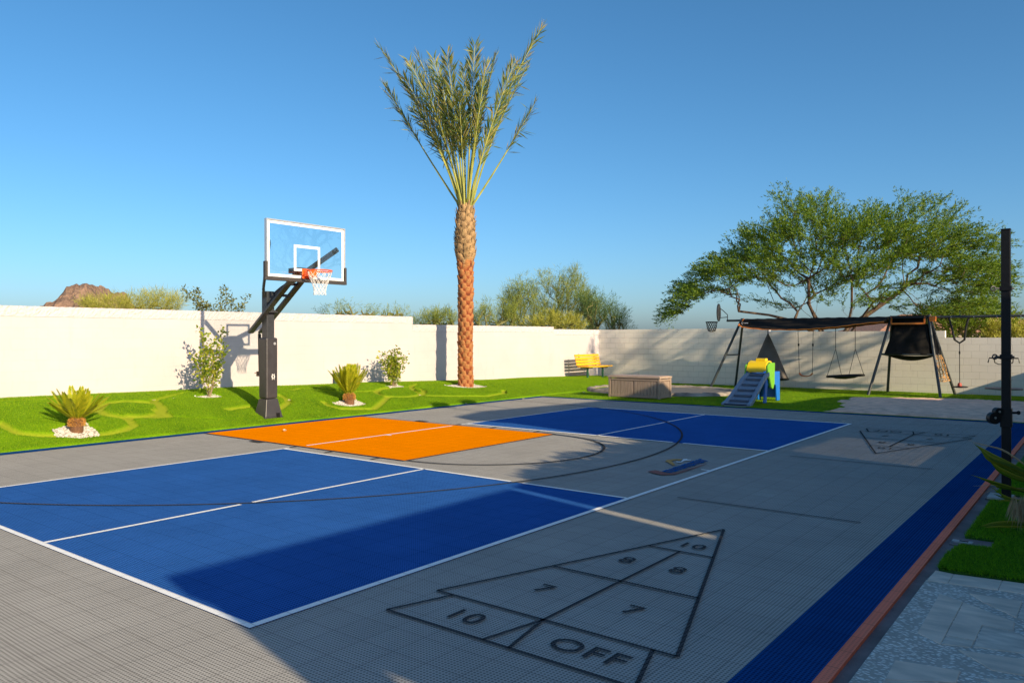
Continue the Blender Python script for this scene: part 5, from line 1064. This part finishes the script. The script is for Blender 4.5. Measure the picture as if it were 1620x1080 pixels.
def saucer():
    xa_, xb_ = XP(1322), XP(1353); t = hang('platform_swing', 'wide black oval platform swing on four ropes', 'swing', (xa_ + xb_) / 2); B = t.location
    c = Vector(((XP(1309) + XP(1366)) / 2, BY, ZP(1338, 595.5))); rx = (XP(1366) - XP(1309)) / 2; tilt = .035
    for x, cs in ((xa_, ((-.97, -.2), (-.40, .85))), (xb_, ((.35, -.75), (.97, .2)))):
        k = Vector((x, BY, ZP(x and 1322, 553)))
        mb = MB(B); mb.tube([(x, BY, BZ), k], .010, 5)
        for a, b in cs: mb.tube([k, c + Vector((a * rx, b * .42, tilt * a + .03))], .008, 5)
        mb.build('rope', M_ROPE, t)
    mb = MB(B); n = 36; mb.tube([c + Vector((rx * math.cos(2 * math.pi * k / n), .45 * math.sin(2 * math.pi * k / n), tilt * math.cos(2 * math.pi * k / n))) for k in range(n)], .034, 8, closed=True); mb.build('frame_ring', M_BLK, t, smooth=True)
    vs = [c + Vector((0, 0, -.10))]; fs = []
    for q, dz in ((.5, -.075), (.97, 0)): vs += [c + Vector((rx * q * math.cos(2 * math.pi * k / n), .45 * q * math.sin(2 * math.pi * k / n), dz + tilt * q * math.cos(2 * math.pi * k / n))) for k in range(n)]
    for k in range(n): k2 = (k + 1) % n; fs += [[0, 1 + k, 1 + k2], [1 + k, 1 + n + k, 1 + n + k2, 1 + k2]]
    mb = MB(B); mb.add(vs, fs); mb.build('mat', M_MESH, t, smooth=True)
saucer()
def disc_swing():
    x0, x1 = XP(1501, 508), XP(1533, 508); t = hang('disc_swing', 'round disc swing on one rope from a black strap loop', 'swing', (x0 + x1) / 2); B = t.location; xc = XP(1518); zk = ZP(1518, 544); zb = ZP(1519, 612)
    mb = MB(B); mb.tube([(x0, BY, BZ), (x0 + .07, BY, BZ - .28), (xc - .12, BY, zk + .09), (xc, BY, zk), (xc + .12, BY, zk + .09), (x1 - .07, BY, BZ - .28), (x1, BY, BZ)], .030, 6); mb.build('strap', M_ROPE, t, smooth=True)
    mb = MB(B); mb.tube([(xc, BY, zk), (xc, BY, zb)], .010, 5); mb.tube([(xc, BY, 1.22), (xc, BY, 1.30)], .022, 6); mb.build('rope', M_ROPE, t)
    mb = MB(B); mb.lathe((xc, BY, zb), [(.05, -.05), (.20, -.035), (.21, -.02), (.19, -.01), (.05, 0)], 20); mb.build('disc', M_BLK, t, smooth=True); mb = MB(B); mb.lathe((xc, BY, zb), [(.055, 0), (.055, .05), (.035, .09)], 12); mb.build('hub', mat('red_hub', (.40, .05, .03), .5), t, smooth=True)
disc_swing()
def glider():
    x0, x1 = XP(1563), XP(1613); xc = (x0 + x1) / 2; t = hang('handlebar_swing', 'swing with black handlebars and a board seat, behind the tall black post', 'swing', xc); B = t.location; zh = ZP(1588, 568); zs = ZP(1588, 616)
    mb = MB(B); mb.tube([(x0, BY, zh - .13), (x0 + .03, BY, zh), (x1 - .03, BY, zh), (x1, BY, zh - .13)], .018, 6); mb.tube([(xc - .22, BY, zh), (xc - .21, BY, zh - .12), (xc - .12, BY, zh - .17), (xc + .12, BY, zh - .17), (xc + .21, BY, zh - .12), (xc + .22, BY, zh)], .014, 6); mb.tube([(xc, BY, BZ), (xc, BY, zs)], .018, 6); mb.build('handlebar', M_BLK, t, smooth=True)
    mb = MB(B); mb.lathe((xc, BY, zs), [(.15, -.05), (.43, -.03), (.46, 0), (.43, .02), (.1, .012)], 24, 1, .4); mb.build('seat', mat('pinkish_board', (.34, .24, .21), .6), t, smooth=True)
glider()

# ------------------------------------------------------------------ net post
def net_post():
    x, y = 9.235, 6.98; t = thing('net_post', 'tall black square steel net post with winch beside the court', 'post', (x, y, .02)); B = t.location; s = .084
    mb = MB(B); mb.box((x, y, 1.425), (s, s, 2.82)); mb.build('post', M_BLK, t, bevel=.006)
    mb = MB(B); mb.box((x, y, 2.842), (s + .006, s + .006, .012)); mb.build('cap', M_BLK, t, bevel=.003)
    sd_ = -RT
    def P(u, z, d=0): return Vector((x, y, z)) + RT * u - F_ * d
    for z, nm in ((2.22, 1), (1.50, 2)):
        mb = MB(B); mb.box((x, y, z), (s + .024, s + .024, .05)); mb.build('collar', M_BLK, t, bevel=.004)
        mb = MB(B); mb.tube([P(-.05, z), P(-.12, z)], .010, 8); c = P(-.135 if nm == 1 else -.12, z); mb.tube([c + RT * .024 * math.cos(a * .5236) + Vector((0, 0, .024 * math.sin(a * .5236))) for a in range(12)], .008, 6, closed=True); mb.tube([P(.05, z), P(.085, z)], .009, 8); mb.build('eye_bolt', M_SW, t, smooth=True)
    mb = MB(B); mb.box((x, y, .86), (s + .02, s + .02, .20)); mb.build('winch_sleeve', M_BLK, t, bevel=.004)
    mb = MB(B)
    for u, z, r_ in ((-.135, .855, .062), (-.09, .92, .045)): mb.tube([P(u, z, -.03), P(u, z, .03)], r_, 20)
    mb.tube([P(-.06, .90), P(-.02, .90)], .03, 8); mb.build('winch_reel', M_BLK, t, smooth=True); mb = MB(B)
    for u, z in ((-.135, .86), (-.09, .925)): mb.tube([P(u, z, .028), P(u, z, .036)], .012, 10)
    mb.build('reel_hub', M_STEEL, t); mb = MB(B); mb.tube([P(.05, .91), P(.13, .91)], .012, 8); mb.tube([P(.13, .91) + RT * .016 * math.cos(a * .785) + Vector((0, 0, .016 * math.sin(a * .785))) for a in range(8)], .007, 6, closed=True); mb.build('winch_handle', M_BLK, t)
net_post()
# valve box lid in the concrete beside the turf
t = thing('valve_cover', 'small pale rectangular valve cover with dark slot in the side concrete', 'valve cover', (9.2, 4.79, -.004))
c = CAM + (at(1522, 858, 1) - CAM) * (-(CAM.z) / (at(1522, 858, 1) - CAM).z)
mb = MB(t.location); mb.box((c.x, c.y, .0), (.15, .07, .012)); mb.build('cover_plate', mat('plate_grey', (.38, .38, .38), .6), t, bevel=.003)
mb = MB(t.location); mb.box((c.x + .01, c.y, .005), (.065, .035, .006)); mb.build('slot', mat('dark_slot', (.04, .015, .012), .8), t)
# utility box by the wall
q = onX(541, 605, -5.62); t = thing('utility_box', 'small green utility box with dark grey top by the wall', 'utility box', (-5.62, q.y, .45))
mb = MB(t.location); mb.box((-5.62, q.y, .62), (.25, .30, .40)); mb.build('body', mat('utility_green', (.10, .19, .14), .6), t, bevel=.01)
qa, qb = onX(548, 588, -5.60), onX(561, 588, -5.60); mb = MB(t.location); mb.box((-5.60, (qa.y + qb.y) / 2, (ZP(555, 588) * 0 + onX(555, 588.5, -5.6).z)), (.22, qb.y - qa.y, .13)); mb.build('meter_head', M_GRY, t, bevel=.008)

# ------------------------------------------------------------------ foreground palm at the right edge
def side_palm():
    c = Vector((10.02, 5.35, 0)); t = thing('fan_palm', 'young palm with long green blades and dry thatch at the right edge', 'palm', c); B = t.location; r = random.Random(3)
    mg = leaf_mat('palm_blade_green', [(.05, .11, .008), (.12, .17, .012), (.24, .25, .03), (.08, .13, .01)], .4, .3); md = leaf_mat('dry_thatch', [(.36, .27, .15), (.50, .40, .25), (.28, .20, .11)], .8, .1)
    mb = MB(B); mb.lathe(B, [(.13, -.05), (.15, .3), (.13, .6), (.07, .75)], 14); mb.build('trunk', mat('thatch_trunk', (.30, .22, .13), .95, var=.4, scale=30, bump=.02), t, smooth=True)
    dp = 6.6
    def blade(base, pts, w_, m, name):
        # folded strap blade along a path
        P = [base] + pts; C = []
        for k in range(len(P) - 1):
            for i in range(5): C.append(P[k].lerp(P[k + 1], i / 5))
        C.append(P[-1]); 
        for _ in range(3): C = [C[0]] + [(C[i - 1] + C[i] * 2 + C[i + 1]) / 4 for i in range(1, len(C) - 1)] + [C[-1]]
        n = len(C); vs = []; fs = []
        for i, p in enumerate(C):
            tg = (C[min(n - 1, i + 1)] - C[max(0, i - 1)]).normalized(); sd_ = tg.cross(F_).normalized(); ww = w_ * (math.sin(math.pi * min(1, .12 + .88 * (1 - i / (n - 1)))) ** .6) if i < n - 1 else .0005; ww = w_ * (.35 + .65 * math.sin(math.pi * min(.5, i / n * 1.2))) * (1 - (i / (n - 1)) ** 3) + .0005
            vs += [p - sd_ * ww, p - F_ * ww * .5, p + sd_ * ww]
        for i in range(n - 1): fs += [[i * 3, i * 3 + 1, i * 3 + 4, i * 3 + 3], [i * 3 + 1, i * 3 + 2, i * 3 + 5, i * 3 + 4]]
        return vs, fs
    cen = Vector((c.x, c.y, 0))
    def frond(specs, w_, name='frond', m=mg):
        mb = MB(B)
        for base, pts in specs:
            v, f = blade(base, pts, w_, m, name); mb.add(v, f)
        mb.build(name, m, t, smooth=True)
    A = lambda x, y, d=dp: at(x, y, d)
    b0 = A(1665, 770)
    frond([(b0, [A(1600, 738 + k * .6, dp - .03 * k), A(1570 - 2 * k, 722 + 1.5 * k, dp - .05 * k), A(1540 + 3 * k, 703 + 2.5 * k, dp - .08 * k)]) for k in range(5)], .022)
    frond([(b0, [A(1610, 748 + 4 * k, dp - .1), A(1580, 732 + 5 * k, dp - .15), A(1550 + 6 * k, 716 + 6 * k, dp - .2)]) for k in range(4)], .017)
    frond([(A(1665, 790), [A(1610, 776, dp), A(1575, 765 + 2 * k, dp), A(1535 + 14 * k, 752 + 6 * k, dp)]) for k in range(4)], .013)
    frond([(A(1665, 800), [A(1620, 796), A(1590, 788 + 2 * k), A(1566 + 5 * k, 770 + 12 * k)]) for k in range(3)], .012)
    frond([(A(1665, 835), [A(1600, 826 + 4 * k), A(1570, 828 + 3 * k), A(1550 + 4 * k, 834 + k)]) for k in range(3)], .011)
    frond([(A(1665, 850), [A(1615, 846), A(1590, 850), A(1577, 848 - 14 * k)]) for k in range(2)], .010)
    frond([(A(1660, 862), [A(1625, 856), A(1605, 862 + 2 * k), A(1596 + 8 * k, 868 + 12 * k)]) for k in range(3)], .010)
    frond([(b0, [A(1610, 775), A(1585, 768), A(1538 + 12 * k, 770 + 14 * k)]) for k in range(2)], .004, m=md)
    frond([(b0, [A(1590 , 712 + 2 * k), A(1560, 706), A(1530 + 9 * k, 698 + 4 * k)]) for k in range(2)], .004, m=md)
    for k in range(9):                                             # crown beyond the picture edge
        a = r.uniform(-.9, 1.6); d = RT * math.cos(a) + F_ * math.sin(a) * .8; el = r.uniform(.1, .9); tip = b0 + (d + Vector((0, 0, el))) * r.uniform(.5, .8)
        frond([(b0 + d * .05, [b0.lerp(tip, .5) + Vector((0, 0, .10)), tip + Vector((r.uniform(-.1, .1), r.uniform(-.1, .1), -.05 * j))]) for j in range(3)], .02)
    cv, tv, sv = [], [], []
    for k in range(380):
        x = r.uniform(1602, 1650); p = A(x, r.uniform(782, 800), dp + r.uniform(-.1, .1)); d = Vector((r.uniform(-.35, .25), r.uniform(-.25, .25), -1)).normalized(); cv.append(p); tv.append(d); sv.append(d.cross(Vector((r.uniform(-1, 1), r.uniform(-1, 1), 0))).normalized())
    cv, tv, sv = map(np.array, (cv, tv, sv)); l = np.array([r.uniform(.10, .27) for _ in cv]); V, I = quads(cv, tv, sv, l, np.full(len(cv), .008)); me = fastmesh('thatch', V - np.array(B), len(I), I, 4); link('thatch', me, md, t)
side_palm()

# ------------------------------------------------------------------ small fallen blossoms
M_BLO = mat('fallen_blossom', (.75, .66, .45), .7)
spots = [((450, 682), 'fallen pale blossom on the orange key', .05), ((737, 639), 'fallen pale blossom on the lawn edge, below the palm', .04), ((681, 644), 'fallen pale blossom at the court edge, nearest the orange key', .04), ((828, 632), 'fallen pale blossom near the far court corner', .04), ((923, 622), 'fallen pale flower beside the trampoline edge', .05), ((457, 636), 'fallen pale flower on the golf path by the hoop', .04), ((243, 636), 'fallen pale flower on the golf path left of the shrub', .04), ((275, 633), 'fallen pale flower on the turf between golf path and shrub', .035), ((1334, 669), 'fallen white petal at the far court corner line', .035), ((664, 628), 'fallen pale flower on the curved golf path near the palm', .035)]
for (px_, py_), lb, sz in spots:
    P = hit(px_, py_); r = random.Random(px_); z = P.z + (.018 if P.x > -3 else .05); mb = MB((P.x, P.y, z))
    for k in range(5):
        a = k * 1.257 + r.uniform(-.2, .2); d = Vector((math.cos(a), math.sin(a), 0)); s_ = Vector((-d.y, d.x, 0)); c0 = Vector((P.x, P.y, z)); h = Vector((0, 0, sz * r.uniform(.2, .6)))
        mb.add([c0, c0 + d * sz * .6 + s_ * sz * .28 + h, c0 + d * sz + h * .6, c0 + d * sz * .6 - s_ * sz * .28 + h, c0 + Vector((0, 0, -.004))], [[0, 1, 2, 3], [4, 3, 2, 1]])
    tag(mb.build('fallen_blossom', M_BLO), lb, 'blossom', 'fallen blossoms on court and lawn')
